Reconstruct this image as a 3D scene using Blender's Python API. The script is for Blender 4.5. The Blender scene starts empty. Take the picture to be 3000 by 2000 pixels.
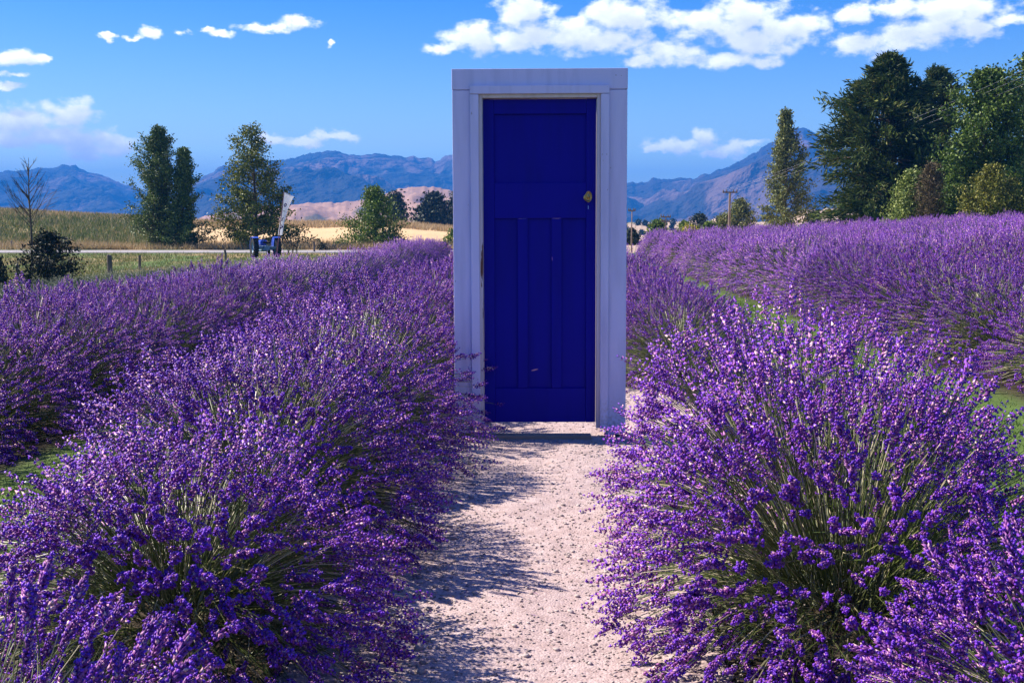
import bpy, math, random
import numpy as np
from mathutils import Vector, Matrix

# ------------------------------------------------------------------ camera
FPX, HORIZON = 3500.0, 640.0
TH = math.atan((1000.0 - HORIZON) / FPX)
CT, ST = math.cos(TH), math.sin(TH)
EYE = 1.3185
scene = bpy.context.scene
camd = bpy.data.cameras.new('camera')
camd.sensor_width = 36.0
camd.lens = 36.0 * FPX / 3000.0
camd.clip_start, camd.clip_end = 0.05, 30000.0
cam = bpy.data.objects.new('camera', camd)
scene.collection.objects.link(cam)
cam.location = (0, 0, EYE)
cam.rotation_euler = (math.radians(90) - TH, 0, 0)
scene.camera = cam

# ------------------------------------------------------------------ world, sun, exposure
SUN_EL, SUN_AZ = math.radians(43), math.radians(-68)      # azimuth from +Y, negative to the west (left)
SUN_DIR = Vector((math.sin(SUN_AZ) * math.cos(SUN_EL), math.cos(SUN_AZ) * math.cos(SUN_EL), math.sin(SUN_EL)))
SKY_STRENGTH = 0.084
vs = scene.view_settings
vs.view_transform = 'Standard'; vs.look = 'None'; vs.gamma = 1.0; vs.use_curve_mapping = False
vs.exposure = 1.05
sund = bpy.data.lights.new('sun', 'SUN')
sund.energy = 5.0; sund.angle = math.radians(0.5); sund.color = (1.0, 0.90, 0.77)
sun = bpy.data.objects.new('sun', sund)
scene.collection.objects.link(sun)
sun.rotation_euler = SUN_DIR.to_track_quat('Z', 'Y').to_euler()
scene.cycles.volume_bounces = 0
scene.cycles.max_bounces = 4
scene.cycles.diffuse_bounces = 2
scene.cycles.glossy_bounces = 2
scene.cycles.transmission_bounces = 2
scene.cycles.caustics_reflective = False
scene.cycles.caustics_refractive = False

world = bpy.data.worlds.new('World')
scene.world = world
world.use_nodes = True
wt = world.node_tree
wt.nodes.clear()


def nd(tree, typ, **kw):
    n = tree.nodes.new(typ)
    for k, v in kw.items():
        setattr(n, k, v)
    return n


def lk(tree, a, b):
    tree.links.new(a, b)


def mth(tree, op, a, b=None, c=None, clamp=False):
    n = nd(tree, 'ShaderNodeMath', operation=op, use_clamp=clamp)
    for i, v in enumerate((a, b, c)):
        if v is None:
            continue
        if isinstance(v, (int, float)):
            n.inputs[i].default_value = v
        else:
            lk(tree, v, n.inputs[i])
    return n.outputs[0]


def vmth(tree, op, a, b=None):
    n = nd(tree, 'ShaderNodeVectorMath', operation=op)
    for i, v in enumerate((a, b)):
        if v is None:
            continue
        if isinstance(v, (tuple, list)):
            n.inputs[i].default_value = v
        else:
            lk(tree, v, n.inputs[i])
    return n.outputs['Value'] if op in ('LENGTH', 'DOT_PRODUCT') else n.outputs[0]


def azel(px, py):
    u, v = (px - 1500.0) / FPX, (1000.0 - py) / FPX
    x, y, z = u, CT + v * ST, -ST + v * CT
    return math.degrees(math.atan2(x, y)), math.degrees(math.atan2(z, math.hypot(x, y)))


# clouds of the sky: puffs as (azimuth, elevation, half width, half height) in degrees, from photo pixels (cx, cy, rx, ry)
PUFFS = [
    (60, 355, 120, 52), (190, 335, 95, 45), (150, 395, 120, 45), (250, 420, 130, 45), (330, 435, 75, 30), (235, 460, 60, 20), (20, 405, 60, 25),
    (40, 172, 95, 22), (130, 170, 30, 9), (50, 218, 45, 11), (10, 250, 50, 14),
    (318, 106, 32, 10), (430, 100, 42, 17), (395, 112, 30, 10), (530, 95, 26, 14), (645, 100, 48, 14), (610, 90, 25, 10), (780, 82, 80, 16), (880, 66, 62, 26), (978, 126, 14, 11),
    (800, 408, 60, 22), (880, 415, 80, 16), (980, 400, 80, 20),
    (1300, 145, 75, 20), (1400, 115, 110, 52), (1540, 40, 95, 70), (1520, 115, 150, 50), (1690, 105, 150, 60), (1830, 45, 140, 70), (1800, 110, 130, 45),
    (1880, 170, 70, 32), (1970, 150, 110, 42), (2060, 70, 130, 45), (2180, 45, 150, 62), (2210, 120, 130, 55), (2330, 75, 120, 55), (2130, 175, 110, 30), (2240, 175, 60, 28),
    (2500, 45, 60, 34), (2520, 130, 85, 42), (2640, 125, 60, 22), (2700, 95, 130, 50), (2790, 30, 190, 45), (2640, 15, 110, 30), (2860, 90, 70, 34), (2950, 60, 60, 20),
    (1985, 430, 100, 28), (2060, 405, 55, 34), (2140, 435, 75, 28), (2200, 425, 50, 18), (2090, 452, 70, 16), (1920, 440, 40, 14),
]


def cloud_group():
    g = bpy.data.node_groups.new('cloud_density', 'ShaderNodeTree')
    g.interface.new_socket('P', in_out='INPUT', socket_type='NodeSocketVector')
    g.interface.new_socket('Density', in_out='OUTPUT', socket_type='NodeSocketFloat')
    gi, go = nd(g, 'NodeGroupInput'), nd(g, 'NodeGroupOutput')
    P = gi.outputs[0]
    # domain warp
    n1 = nd(g, 'ShaderNodeTexNoise'); n1.inputs['Scale'].default_value = 0.75; n1.inputs['Detail'].default_value = 5.0; n1.inputs['Roughness'].default_value = 0.62
    pa = vmth(g, 'MULTIPLY', P, (1.0, 1.5, 1.0))
    lk(g, pa, n1.inputs['Vector'])
    w = vmth(g, 'SUBTRACT', n1.outputs['Color'], (0.5, 0.5, 0.5))
    w = vmth(g, 'MULTIPLY', w, (1.5, 0.9, 0.0))
    Q = vmth(g, 'ADD', P, w)
    acc = None
    rows = []
    for cx, cy, rx, ry in PUFFS:
        a, e = azel(cx, cy)
        rows.append((a, e, rx / FPX * 57.3 * 1.06, ry / FPX * 57.3 * 1.06))
    for a, e, ra, re in rows:
        d = vmth(g, 'SUBTRACT', Q, (a, e, 0))
        d = vmth(g, 'MULTIPLY', d, (1 / ra, 1 / re, 0))
        L = vmth(g, 'LENGTH', d)
        v = mth(g, 'SUBTRACT', 1.0, L)
        if acc is None:
            acc = v
        else:
            acc = mth(g, 'SMOOTH_MAX', acc, v, 0.12)
    n2 = nd(g, 'ShaderNodeTexNoise'); n2.inputs['Scale'].default_value = 0.9; n2.inputs['Detail'].default_value = 7.0; n2.inputs['Roughness'].default_value = 0.52
    lk(g, pa, n2.inputs['Vector'])
    nn = mth(g, 'MULTIPLY', mth(g, 'SUBTRACT', n2.outputs['Fac'], 0.5), 1.9)
    out = mth(g, 'ADD', acc, nn)
    lk(g, out, go.inputs[0])
    return g


CG = cloud_group()
geo = nd(wt, 'ShaderNodeTexCoord')
sep = nd(wt, 'ShaderNodeSeparateXYZ')
lk(wt, geo.outputs['Generated'], sep.inputs[0])
azn = mth(wt, 'MULTIPLY', mth(wt, 'ARCTAN2', sep.outputs['X'], sep.outputs['Y']), 57.29578)
eln = mth(wt, 'MULTIPLY', mth(wt, 'ARCSINE', sep.outputs['Z']), 57.29578)
comb = nd(wt, 'ShaderNodeCombineXYZ')
lk(wt, azn, comb.inputs[0]); lk(wt, eln, comb.inputs[1])


def dens(off):
    n = nd(wt, 'ShaderNodeGroup'); n.node_tree = CG
    if off:
        lk(wt, vmth(wt, 'ADD', comb.outputs[0], off), n.inputs[0])
    else:
        lk(wt, comb.outputs[0], n.inputs[0])
    return n.outputs[0]


d0, d1, d2 = dens(None), dens((-0.22, 0.42, 0)), dens((-0.55, 1.1, 0))
mask = nd(wt, 'ShaderNodeMapRange', interpolation_type='SMOOTHSTEP')
mask.inputs['From Min'].default_value = 0.0; mask.inputs['From Max'].default_value = 0.66
lk(wt, d0, mask.inputs['Value'])
# thickness towards the sun -> bright crowns, blue-grey undersides
thick = mth(wt, 'ADD', mth(wt, 'MULTIPLY', mth(wt, 'MAXIMUM', d1, 0.0), 0.55), mth(wt, 'MULTIPLY', mth(wt, 'MAXIMUM', d2, 0.0), 0.6))
lit = mth(wt, 'POWER', 2.71828, mth(wt, 'MULTIPLY', thick, -2.0))
cmix = nd(wt, 'ShaderNodeMix', data_type='RGBA')
cmix.inputs['A'].default_value = (5.2, 5.6, 7.8, 1)
cmix.inputs['B'].default_value = (10.5, 10.5, 10.9, 1)
lk(wt, lit, cmix.inputs['Factor'])
sky = nd(wt, 'ShaderNodeTexSky', sky_type='NISHITA')
sky.sun_disc = False
sky.sun_elevation = SUN_EL
sky.sun_rotation = SUN_AZ
sky.altitude = 300; sky.air_density = 1.0; sky.dust_density = 0.25; sky.ozone_density = 2.5
hsv = nd(wt, 'ShaderNodeHueSaturation')
hsv.inputs['Saturation'].default_value = 1.6
hsv.inputs['Hue'].default_value = 0.524
lk(wt, sky.outputs[0], hsv.inputs['Color'])
# the part of the sky with the measured puffs; elsewhere scattered fair-weather cloud of the same kind
def over(fac, col):
    x = nd(wt, 'ShaderNodeMix', data_type='RGBA')
    lk(wt, fac, x.inputs['Factor']); lk(wt, hsv.outputs[0], x.inputs['A'])
    if isinstance(col, tuple):
        x.inputs['B'].default_value = col
    else:
        lk(wt, col, x.inputs['B'])
    g_ = nd(wt, 'ShaderNodeBackground'); g_.inputs['Strength'].default_value = SKY_STRENGTH
    lk(wt, x.outputs['Result'], g_.inputs['Color'])
    return g_.outputs[0]


bg_in = over(mask.outputs[0], cmix.outputs['Result'])
gn = nd(wt, 'ShaderNodeTexNoise'); gn.inputs['Scale'].default_value = 2.6; gn.inputs['Detail'].default_value = 4
lk(wt, vmth(wt, 'MULTIPLY', geo.outputs['Generated'], (1, 1, 2.2)), gn.inputs['Vector'])
gmask = nd(wt, 'ShaderNodeMapRange', interpolation_type='SMOOTHSTEP')
gmask.inputs['From Min'].default_value = .56; gmask.inputs['From Max'].default_value = .68
lk(wt, gn.outputs['Fac'], gmask.inputs['Value'])
bg_out = over(gmask.outputs[0], (7.0, 7.3, 8.2, 1))
inside = mth(wt, 'MULTIPLY', mth(wt, 'LESS_THAN', mth(wt, 'ABSOLUTE', azn), 31.0), mth(wt, 'LESS_THAN', mth(wt, 'ABSOLUTE', mth(wt, 'SUBTRACT', eln, 8.0)), 9.0))
wsh = nd(wt, 'ShaderNodeMixShader')
lk(wt, inside, wsh.inputs[0]); lk(wt, bg_out, wsh.inputs[1]); lk(wt, bg_in, wsh.inputs[2])
wo = nd(wt, 'ShaderNodeOutputWorld')
lk(wt, wsh.outputs[0], wo.inputs['Surface'])
world.cycles.sampling_method = 'MANUAL'
world.cycles.sample_map_resolution = 512

# ------------------------------------------------------------------ helpers
rng = np.random.default_rng(7)
COL = scene.collection


def at(px, py, Y):
    u, v = (px - 1500.0) / FPX, (1000.0 - py) / FPX
    t = Y / (CT + v * ST)
    return u * t, Y, EYE + (-ST + v * CT) * t


def tag(o, label=None, cat=None, group=None, kind=None):
    if label: o['label'] = label
    if cat: o['category'] = cat
    if group: o['group'] = group
    if kind: o['kind'] = kind
    return o


def empty(name, loc, rz=0.0):
    o = bpy.data.objects.new(name, None)
    o.empty_display_size = 0.2
    COL.objects.link(o)
    o.location = loc
    o.rotation_euler = (0, 0, rz)
    return o


def link(name, me, parent=None, kind=None):
    o = bpy.data.objects.new(name, me)
    COL.objects.link(o)
    if parent is not None:
        o.parent = parent
    if kind:
        o['kind'] = kind
    return o


def mesh(name, V, faces, mats, mi=None, smooth=False):
    """faces: one (n,k) array or a list of such arrays."""
    V = np.asarray(V, dtype=np.float32)
    if not isinstance(faces, list):
        faces = [faces]
    faces = [np.asarray(f, dtype=np.int32) for f in faces if len(f)]
    me = bpy.data.meshes.new(name)
    me.vertices.add(len(V))
    me.vertices.foreach_set('co', V.ravel())
    tot = np.concatenate([np.full(len(f), f.shape[1], np.int32) for f in faces])
    idx = np.concatenate([f.ravel() for f in faces])
    me.loops.add(len(idx))
    me.loops.foreach_set('vertex_index', idx)
    me.polygons.add(len(tot))
    start = np.concatenate([[0], np.cumsum(tot)[:-1]]).astype(np.int32)
    me.polygons.foreach_set('loop_start', start)
    me.polygons.foreach_set('loop_total', tot)
    if mi is not None:
        me.polygons.foreach_set('material_index', np.asarray(mi, np.int32))
    me.polygons.foreach_set('use_smooth', np.full(len(tot), bool(smooth)))
    for m in (mats if isinstance(mats, (list, tuple)) else [mats]):
        me.materials.append(m)
    me.update(calc_edges=True)
    return me


class MB:
    """collects boxes, tubes and the like into one mesh"""
    def __init__(self):
        self.V, self.Q, self.T, self.n = [], [], [], 0

    def add(self, V, Q=None, T=None):
        V = np.asarray(V, float)
        if Q is not None and len(Q): self.Q.append(np.asarray(Q) + self.n)
        if T is not None and len(T): self.T.append(np.asarray(T) + self.n)
        self.V.append(V); self.n += len(V)
        return self

    def box(self, x0, x1, y0, y1, z0, z1, bev=0.0):
        if bev <= 0:
            V = [(x, y, z) for x in (x0, x1) for y in (y0, y1) for z in (z0, z1)]
            Q = [(0, 1, 3, 2), (4, 6, 7, 5), (0, 4, 5, 1), (2, 3, 7, 6), (0, 2, 6, 4), (1, 5, 7, 3)]
            return self.add(V, Q)
        import bmesh
        bm = bmesh.new()
        bmesh.ops.create_cube(bm, size=1.0)
        for v in bm.verts:
            v.co = ((x0 + x1) / 2 + v.co.x * (x1 - x0), (y0 + y1) / 2 + v.co.y * (y1 - y0), (z0 + z1) / 2 + v.co.z * (z1 - z0))
        bmesh.ops.bevel(bm, geom=bm.edges[:], offset=bev, segments=2, affect='EDGES', profile=0.5)
        V = [tuple(v.co) for v in bm.verts]
        bm.verts.index_update()
        Q = [[v.index for v in f.verts] for f in bm.faces if len(f.verts) == 4]
        T = [[v.index for v in f.verts] for f in bm.faces if len(f.verts) == 3]
        bm.free()
        return self.add(V, Q, T)

    def tube(self, pts, rad, sides=8, cap=True):
        pts = np.asarray(pts, float)
        rad = np.full(len(pts), rad) if np.isscalar(rad) else np.asarray(rad, float)
        tan = np.gradient(pts, axis=0)
        tan /= np.linalg.norm(tan, axis=1)[:, None] + 1e-9
        ref = np.array([0, 0, 1.0]) if abs(tan[0][2]) < 0.9 else np.array([1.0, 0, 0])
        V = []
        for p, t, r in zip(pts, tan, rad):
            a = np.cross(t, ref); a /= np.linalg.norm(a) + 1e-9
            b = np.cross(t, a)
            for k in range(sides):
                th = 2 * math.pi * k / sides
                V.append(p + r * (math.cos(th) * a + math.sin(th) * b))
        Q = [(i * sides + k, i * sides + (k + 1) % sides, (i + 1) * sides + (k + 1) % sides, (i + 1) * sides + k) for i in range(len(pts) - 1) for k in range(sides)]
        T = []
        if cap:
            n = len(V)
            V += [pts[0], pts[-1]]
            m = (len(pts) - 1) * sides
            T = [(n, (k + 1) % sides, k) for k in range(sides)] + [(n + 1, m + k, m + (k + 1) % sides) for k in range(sides)]
        return self.add(V, Q, T)

    def lathe(self, prof, sides=24, axis='Y', center=(0, 0, 0), sx=1.0, sz=1.0):
        """prof: list of (radius, along)"""
        V = []
        for r, h in prof:
            for k in range(sides):
                th = 2 * math.pi * k / sides
                c, s = r * math.cos(th) * sx, r * math.sin(th) * sz
                if axis == 'Y': V.append((center[0] + c, center[1] + h, center[2] + s))
                elif axis == 'X': V.append((center[0] + h, center[1] + c, center[2] + s))
                else: V.append((center[0] + c, center[1] + s, center[2] + h))
        Q = [(i * sides + k, i * sides + (k + 1) % sides, (i + 1) * sides + (k + 1) % sides, (i + 1) * sides + k) for i in range(len(prof) - 1) for k in range(sides)]
        return self.add(V, Q)

    def build(self, name, mat, parent=None, kind=None, smooth=False):
        V = np.concatenate(self.V)
        F = []
        if self.Q: F.append(np.concatenate([np.asarray(q).reshape(-1, 4) for q in self.Q]))
        if self.T: F.append(np.concatenate([np.asarray(t).reshape(-1, 3) for t in self.T]))
        return link(name, mesh(name, V, F, mat, smooth=smooth), parent, kind)


# value noise -----------------------------------------------------------
def _hash(i, j, s):
    h = (i.astype(np.int64) * 374761393 + j.astype(np.int64) * 668265263 + s * 1442695041) & 0xFFFFFFFF
    h = ((h ^ (h >> 13)) * 1274126177) & 0xFFFFFFFF
    return ((h ^ (h >> 16)) & 0xFFFF) / 65535.0


def vnoise(x, y, s=0):
    x, y = np.asarray(x, float), np.asarray(y, float)
    i, j = np.floor(x), np.floor(y)
    fx, fy = x - i, y - j
    fx, fy = fx * fx * fx * (fx * (fx * 6 - 15) + 10), fy * fy * fy * (fy * (fy * 6 - 15) + 10)
    a, b, c, d = _hash(i, j, s), _hash(i + 1, j, s), _hash(i, j + 1, s), _hash(i + 1, j + 1, s)
    return (a * (1 - fx) + b * fx) * (1 - fy) + (c * (1 - fx) + d * fx) * fy


def fbm(x, y, o=5, s=0, g=0.5):
    t, a, n = 0.0, 1.0, 0.0
    for k in range(o):
        t = t + a * vnoise(x * 2 ** k, y * 2 ** k, s + k * 17); n += a; a *= g
    return t / n


def ridged(x, y, o=5, s=0, g=0.5):
    t, a, n = 0.0, 1.0, 0.0
    for k in range(o):
        t = t + a * (1 - np.abs(2 * vnoise(x * 2 ** k, y * 2 ** k, s + k * 31) - 1)); n += a; a *= g
    return t / n


def sst(a, b, x):
    t = np.clip((np.asarray(x, float) - a) / (b - a), 0, 1)
    return t * t * (3 - 2 * t)


# materials -------------------------------------------------------------
def mat_base(name, rough=0.7, spec=0.5):
    m = bpy.data.materials.new(name)
    m.use_nodes = True
    t = m.node_tree
    b = t.nodes['Principled BSDF']
    b.inputs['Roughness'].default_value = rough
    b.inputs['Specular IOR Level'].default_value = spec
    return m, t, b


def ramp(t, fac, stops, interp='LINEAR'):
    r = nd(t, 'ShaderNodeValToRGB')
    r.color_ramp.interpolation = interp
    e = r.color_ramp.elements
    while len(e) < len(stops):
        e.new(0.5)
    for i, (p, c) in enumerate(stops):
        e[i].position = p
        e[i].color = (*c, 1)
    lk(t, fac, r.inputs[0])
    return r.outputs[0]


def island_mat(name, stops, rough=0.6, spec=0.4, obj_var=0.0, interp='LINEAR', sheen=0.0, trans=0.0):
    """colour varies from piece to piece (random per island), a little from plant to plant"""
    m, t, b = mat_base(name, rough, spec)
    g = nd(t, 'ShaderNodeNewGeometry')
    c = ramp(t, g.outputs['Random Per Island'], stops, interp)
    if obj_var > 0:
        oi = nd(t, 'ShaderNodeObjectInfo')
        h = nd(t, 'ShaderNodeHueSaturation')
        v = mth(t, 'MULTIPLY_ADD', oi.outputs['Random'], obj_var, 1 - obj_var / 2)
        lk(t, v, h.inputs['Value'])
        hv = mth(t, 'MULTIPLY_ADD', oi.outputs['Random'], obj_var * 0.06, 0.5 - obj_var * 0.03)
        lk(t, hv, h.inputs['Hue'])
        lk(t, c, h.inputs['Color'])
        c = h.outputs[0]
    lk(t, c, b.inputs['Base Color'])
    if trans > 0:
        tr = nd(t, 'ShaderNodeBsdfTranslucent')
        lk(t, c, tr.inputs['Color'])
        mx = nd(t, 'ShaderNodeMixShader'); mx.inputs[0].default_value = trans
        lk(t, b.outputs[0], mx.inputs[1]); lk(t, tr.outputs[0], mx.inputs[2])
        out = [n for n in t.nodes if n.type == 'OUTPUT_MATERIAL'][0]
        lk(t, mx.outputs[0], out.inputs['Surface'])
    return m


def noise_mat(name, stops, scale=4.0, detail=6, rough=0.8, spec=0.3, bump=0.0, bscale=None, coord='Object', stretch=(1, 1, 1), bdist=0.01, metal=0.0):
    m, t, b = mat_base(name, rough, spec)
    tc = nd(t, 'ShaderNodeTexCoord')
    v = vmth(t, 'MULTIPLY', tc.outputs[coord], stretch)
    n = nd(t, 'ShaderNodeTexNoise'); n.inputs['Scale'].default_value = scale; n.inputs['Detail'].default_value = detail
    lk(t, v, n.inputs['Vector'])
    c = ramp(t, n.outputs['Fac'], stops)
    lk(t, c, b.inputs['Base Color'])
    b.inputs['Metallic'].default_value = metal
    if bump > 0:
        n2 = nd(t, 'ShaderNodeTexNoise'); n2.inputs['Scale'].default_value = bscale or scale * 3; n2.inputs['Detail'].default_value = 5
        lk(t, v, n2.inputs['Vector'])
        bp = nd(t, 'ShaderNodeBump'); bp.inputs['Strength'].default_value = bump; bp.inputs['Distance'].default_value = bdist
        lk(t, n2.outputs['Fac'], bp.inputs['Height'])
        lk(t, bp.outputs[0], b.inputs['Normal'])
    return m


M = {}
M['calyx'] = island_mat('lavender_calyx', [(0, (.10, .018, .20)), (.45, (.20, .038, .29)), (.75, (.38, .13, .36)), (1, (.78, .52, .54))], .55, .35, .25)
M['corolla'] = island_mat('lavender_corolla', [(0, (.085, .013, .35)), (.5, (.14, .024, .48)), (1, (.22, .052, .64))], .5, .3, .2)
M['stem'] = island_mat('lavender_stem', [(0, (.045, .078, .012)), (.5, (.085, .125, .025)), (.74, (.17, .19, .06)), (1, (.66, .58, .38))], .45, .45, .2)
M['lleaf'] = island_mat('lavender_leaf', [(0, (.05, .075, .025)), (.6, (.11, .135, .06)), (1, (.32, .34, .23))], .6, .35, .2)
M['paleflower'] = island_mat('pale_lavender_bud', [(0, (.16, .2, .1)), (.6, (.27, .31, .2)), (1, (.42, .40, .38))], .6, .3, .2)
M['grass'] = island_mat('grass_blade', [(0, (.05, .11, .015)), (.6, (.10, .19, .025)), (1, (.22, .28, .06))], .5, .4, trans=.25)
M['drygrass'] = island_mat('dry_grass_blade', [(0, (.30, .22, .10)), (.6, (.46, .34, .17)), (1, (.58, .44, .25))], .6, .3, trans=.2)
M['roughgrass'] = island_mat('rough_grass_blade', [(0, (.07, .11, .02)), (.55, (.15, .19, .04)), (.8, (.3, .26, .1)), (1, (.48, .36, .18))], .6, .3, trans=.2)
M['bark'] = noise_mat('bark', [(.3, (.06, .045, .035)), (.7, (.16, .12, .09))], 6, rough=.9, bump=.6, stretch=(1, 1, .25))
M['palebark'] = noise_mat('pale_bark', [(.3, (.16, .14, .11)), (.7, (.32, .28, .23))], 6, rough=.9, bump=.4, stretch=(1, 1, .25))
M['timber'] = noise_mat('weathered_timber', [(.3, (.08, .065, .055)), (.7, (.2, .17, .14))], 9, rough=.9, bump=.5, stretch=(1, 1, .2))
M['polewood'] = noise_mat('pole_timber', [(.3, (.2, .15, .12)), (.7, (.34, .27, .22))], 5, rough=.9, stretch=(1, 1, .2))
M['stone'] = island_mat('pebble', [(0, (.22, .18, .17)), (.5, (.36, .30, .28)), (.9, (.48, .41, .38)), (1, (.58, .52, .49))], .8, .3)
M['brass'] = noise_mat('old_brass', [(.3, (.32, .19, .06)), (.7, (.62, .44, .2))], 30, rough=.32, metal=1.0, bump=.05)
M['tyre'] = noise_mat('tyre_rubber', [(.3, (.012, .012, .014)), (.7, (.03, .03, .033))], 8, rough=.85)
M['tractorblue'] = noise_mat('tractor_blue_paint', [(.3, (.02, .06, .38)), (.7, (.05, .11, .55))], 5, rough=.35, spec=.5)
M['tractorpale'] = noise_mat('tractor_pale_blue_metal', [(.3, (.12, .22, .36)), (.7, (.25, .36, .5))], 5, rough=.5)
M['flagcloth'] = island_mat('flag_cloth', [(0, (.86, .86, .90)), (1, (.88, .88, .92))], .8, .2, trans=.6)
M['flagink'] = noise_mat('flag_print', [(.3, (.02, .015, .12)), (.7, (.04, .03, .18))], 3, rough=.8)
M['flagpole'] = noise_mat('flag_pole_tube', [(.3, (.16, .06, .08)), (.7, (.28, .12, .13))], 3, rough=.5)
M['wire'] = noise_mat('wire_metal', [(.3, (.4, .4, .45)), (.7, (.6, .6, .65))], 3, rough=.5)

LEAFS = {
    'poplar': island_mat('poplar_leaf', [(0, (0.03698, 0.0725, 0.01044)), (.6, (0.08874, 0.145, 0.02175)), (1, (0.2218, 0.2755, 0.0696))], .45, .22, trans=.15),
    'oak': island_mat('oak_leaf', [(0, (0.04437, 0.0725, 0.0087)), (.6, (0.1183, 0.1595, 0.0174)), (1, (0.281, 0.2755, 0.03915))], .45, .22, trans=.2),
    'green': island_mat('field_maple_leaf', [(0, (0.04437, 0.087, 0.01044)), (.6, (0.1035, 0.174, 0.0174)), (1, (0.2366, 0.319, 0.0435))], .45, .22, trans=.2),
    'dark': island_mat('dark_leaf', [(0, (.008, .014, .006)), (.7, (.02, .032, .012)), (1, (.05, .065, .02))], .6, .3),
    'pine': island_mat('pine_needle', [(0, (.010, .022, .012)), (.7, (.028, .048, .022)), (1, (.06, .08, .035))], .6, .3),
    'cypress': island_mat('cypress_spray', [(0, (0.02071, 0.0406, 0.0087)), (.5, (0.05177, 0.087, 0.01566)), (.9, (0.1183, 0.1595, 0.0261)), (1, (0.2958, 0.2465, 0.0609))], .6, .22, trans=.1),
    'laurel': island_mat('laurel_leaf', [(0, (0.02958, 0.058, 0.0087)), (.6, (0.08135, 0.1377, 0.0174)), (1, (0.1923, 0.2755, 0.0435))], .45, .22, trans=.12),
    'olive': island_mat('olive_shrub_leaf', [(0, (0.07395, 0.087, 0.01044)), (.6, (0.1627, 0.174, 0.0261)), (1, (0.3254, 0.29, 0.0522))], .5, .22, trans=.15),
    'variegated': island_mat('variegated_leaf', [(0, (0.07395, 0.116, 0.0174)), (.6, (0.1775, 0.232, 0.0435)), (1, (0.5029, 0.551, 0.174))], .45, .22, trans=.15),
    'brown': island_mat('browning_needle', [(0, (.05, .04, .02)), (.6, (.11, .08, .035)), (1, (.2, .14, .06))], .6, .3),
    'yellow': island_mat('yellow_leaf', [(0, (.2, .19, .01)), (.6, (.42, .38, .02)), (1, (.6, .52, .05))], .5, .4, trans=.2),
    'willow': island_mat('willow_leaf', [(0, (0.07395, 0.09425, 0.0261)), (.6, (0.1627, 0.1885, 0.0522)), (1, (0.3254, 0.348, 0.1131))], .5, .22, trans=.15),
    'rose': island_mat('rose_bloom', [(0, (.03, .06, .015)), (.7, (.08, .12, .03)), (.8, (.55, .08, .05)), (1, (.7, .5, .4))], .5, .4, interp='CONSTANT'),
}


def attr_mat(name, rough=.9, nscale=3.0, namp=.5, bump=.5, bscale=8.0, bdist=.05, spec=.2):
    """land colours from the mesh, broken up by procedural noise"""
    m, t, b = mat_base(name, rough, spec)
    a = nd(t, 'ShaderNodeAttribute'); a.attribute_name = 'Col'
    tc = nd(t, 'ShaderNodeTexCoord')
    n = nd(t, 'ShaderNodeTexNoise'); n.inputs['Scale'].default_value = nscale; n.inputs['Detail'].default_value = 8; n.inputs['Roughness'].default_value = .65
    lk(t, tc.outputs['Object'], n.inputs['Vector'])
    h = nd(t, 'ShaderNodeHueSaturation')
    lk(t, mth(t, 'MULTIPLY_ADD', n.outputs['Fac'], namp * 2, 1 - namp), h.inputs['Value'])
    lk(t, a.outputs['Color'], h.inputs['Color'])
    lk(t, h.outputs[0], b.inputs['Base Color'])
    if bump > 0:
        n2 = nd(t, 'ShaderNodeTexNoise'); n2.inputs['Scale'].default_value = bscale; n2.inputs['Detail'].default_value = 6
        lk(t, tc.outputs['Object'], n2.inputs['Vector'])
        bp = nd(t, 'ShaderNodeBump'); bp.inputs['Strength'].default_value = bump; bp.inputs['Distance'].default_value = bdist
        lk(t, n2.outputs['Fac'], bp.inputs['Height'])
        lk(t, bp.outputs[0], b.inputs['Normal'])
    return m


def set_col(me, C):
    a = me.color_attributes.new('Col', 'FLOAT_COLOR', 'POINT')
    C4 = np.ones((len(C), 4), np.float32); C4[:, :3] = C
    a.data.foreach_set('color', C4.ravel())


def grid_faces(nx, ny):
    i = np.arange((nx - 1) * (ny - 1))
    r, c = i // (nx - 1), i % (nx - 1)
    a = r * nx + c
    return np.stack([a, a + 1, a + nx + 1, a + nx], 1)


# ------------------------------------------------------------------ terrain
ROW_DRIFT = 0.034                      # the rows run slightly to the right of straight ahead
CREST_A = np.array([-.6, -.43, -.32, -.257, -.17, -.1, -.05, -.02, .05, .3])
CREST_Z = np.array([2.6, 2.3, 1.35, .75, .62, .68, -.05, -.6, -2.5, -3.0])


def ground_z(X, Y):
    X, Y = np.asarray(X, float), np.asarray(Y, float)
    z = -0.0065 * np.clip(Y - 6, 0, 50)
    left = np.clip(-X - 2.2, 0, None)
    z = z - 0.95 * (1 - np.exp(-left / 6.0)) * sst(-2, 6, Y)
    z = z + .05 * np.clip(X - 4.5, 0, 22) * sst(0, 18, Y)
    # road bench on the west side
    w = sst(6, -6, X) * sst(58, 80, Y)
    z = z * (1 - w) + w * (-1.0)
    # beyond the road: bank up to the wheat
    a = X / np.maximum(Y, 20)
    crest = np.interp(a, CREST_A, CREST_Z)
    b = sst(92, 160, Y)
    z = z * (1 - b) + b * crest
    # beyond: the valley floor
    d = sst(165, 300, Y)
    z = z * (1 - d) + d * (-14 - 4 * sst(400, 3000, Y))
    # east side: ground falls away behind the lavender
    e = sst(52, 110, Y) * sst(-.03, .02, a) * sst(.34, .2, a)
    z = z * (1 - e) + e * (-5.0 - 9 * sst(120, 300, Y))
    return z


def axis(vals):
    out = []
    for a, b, n in vals:
        out.append(np.linspace(a, b, n, endpoint=False))
    return np.concatenate(out + [[vals[-1][1]]])


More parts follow.
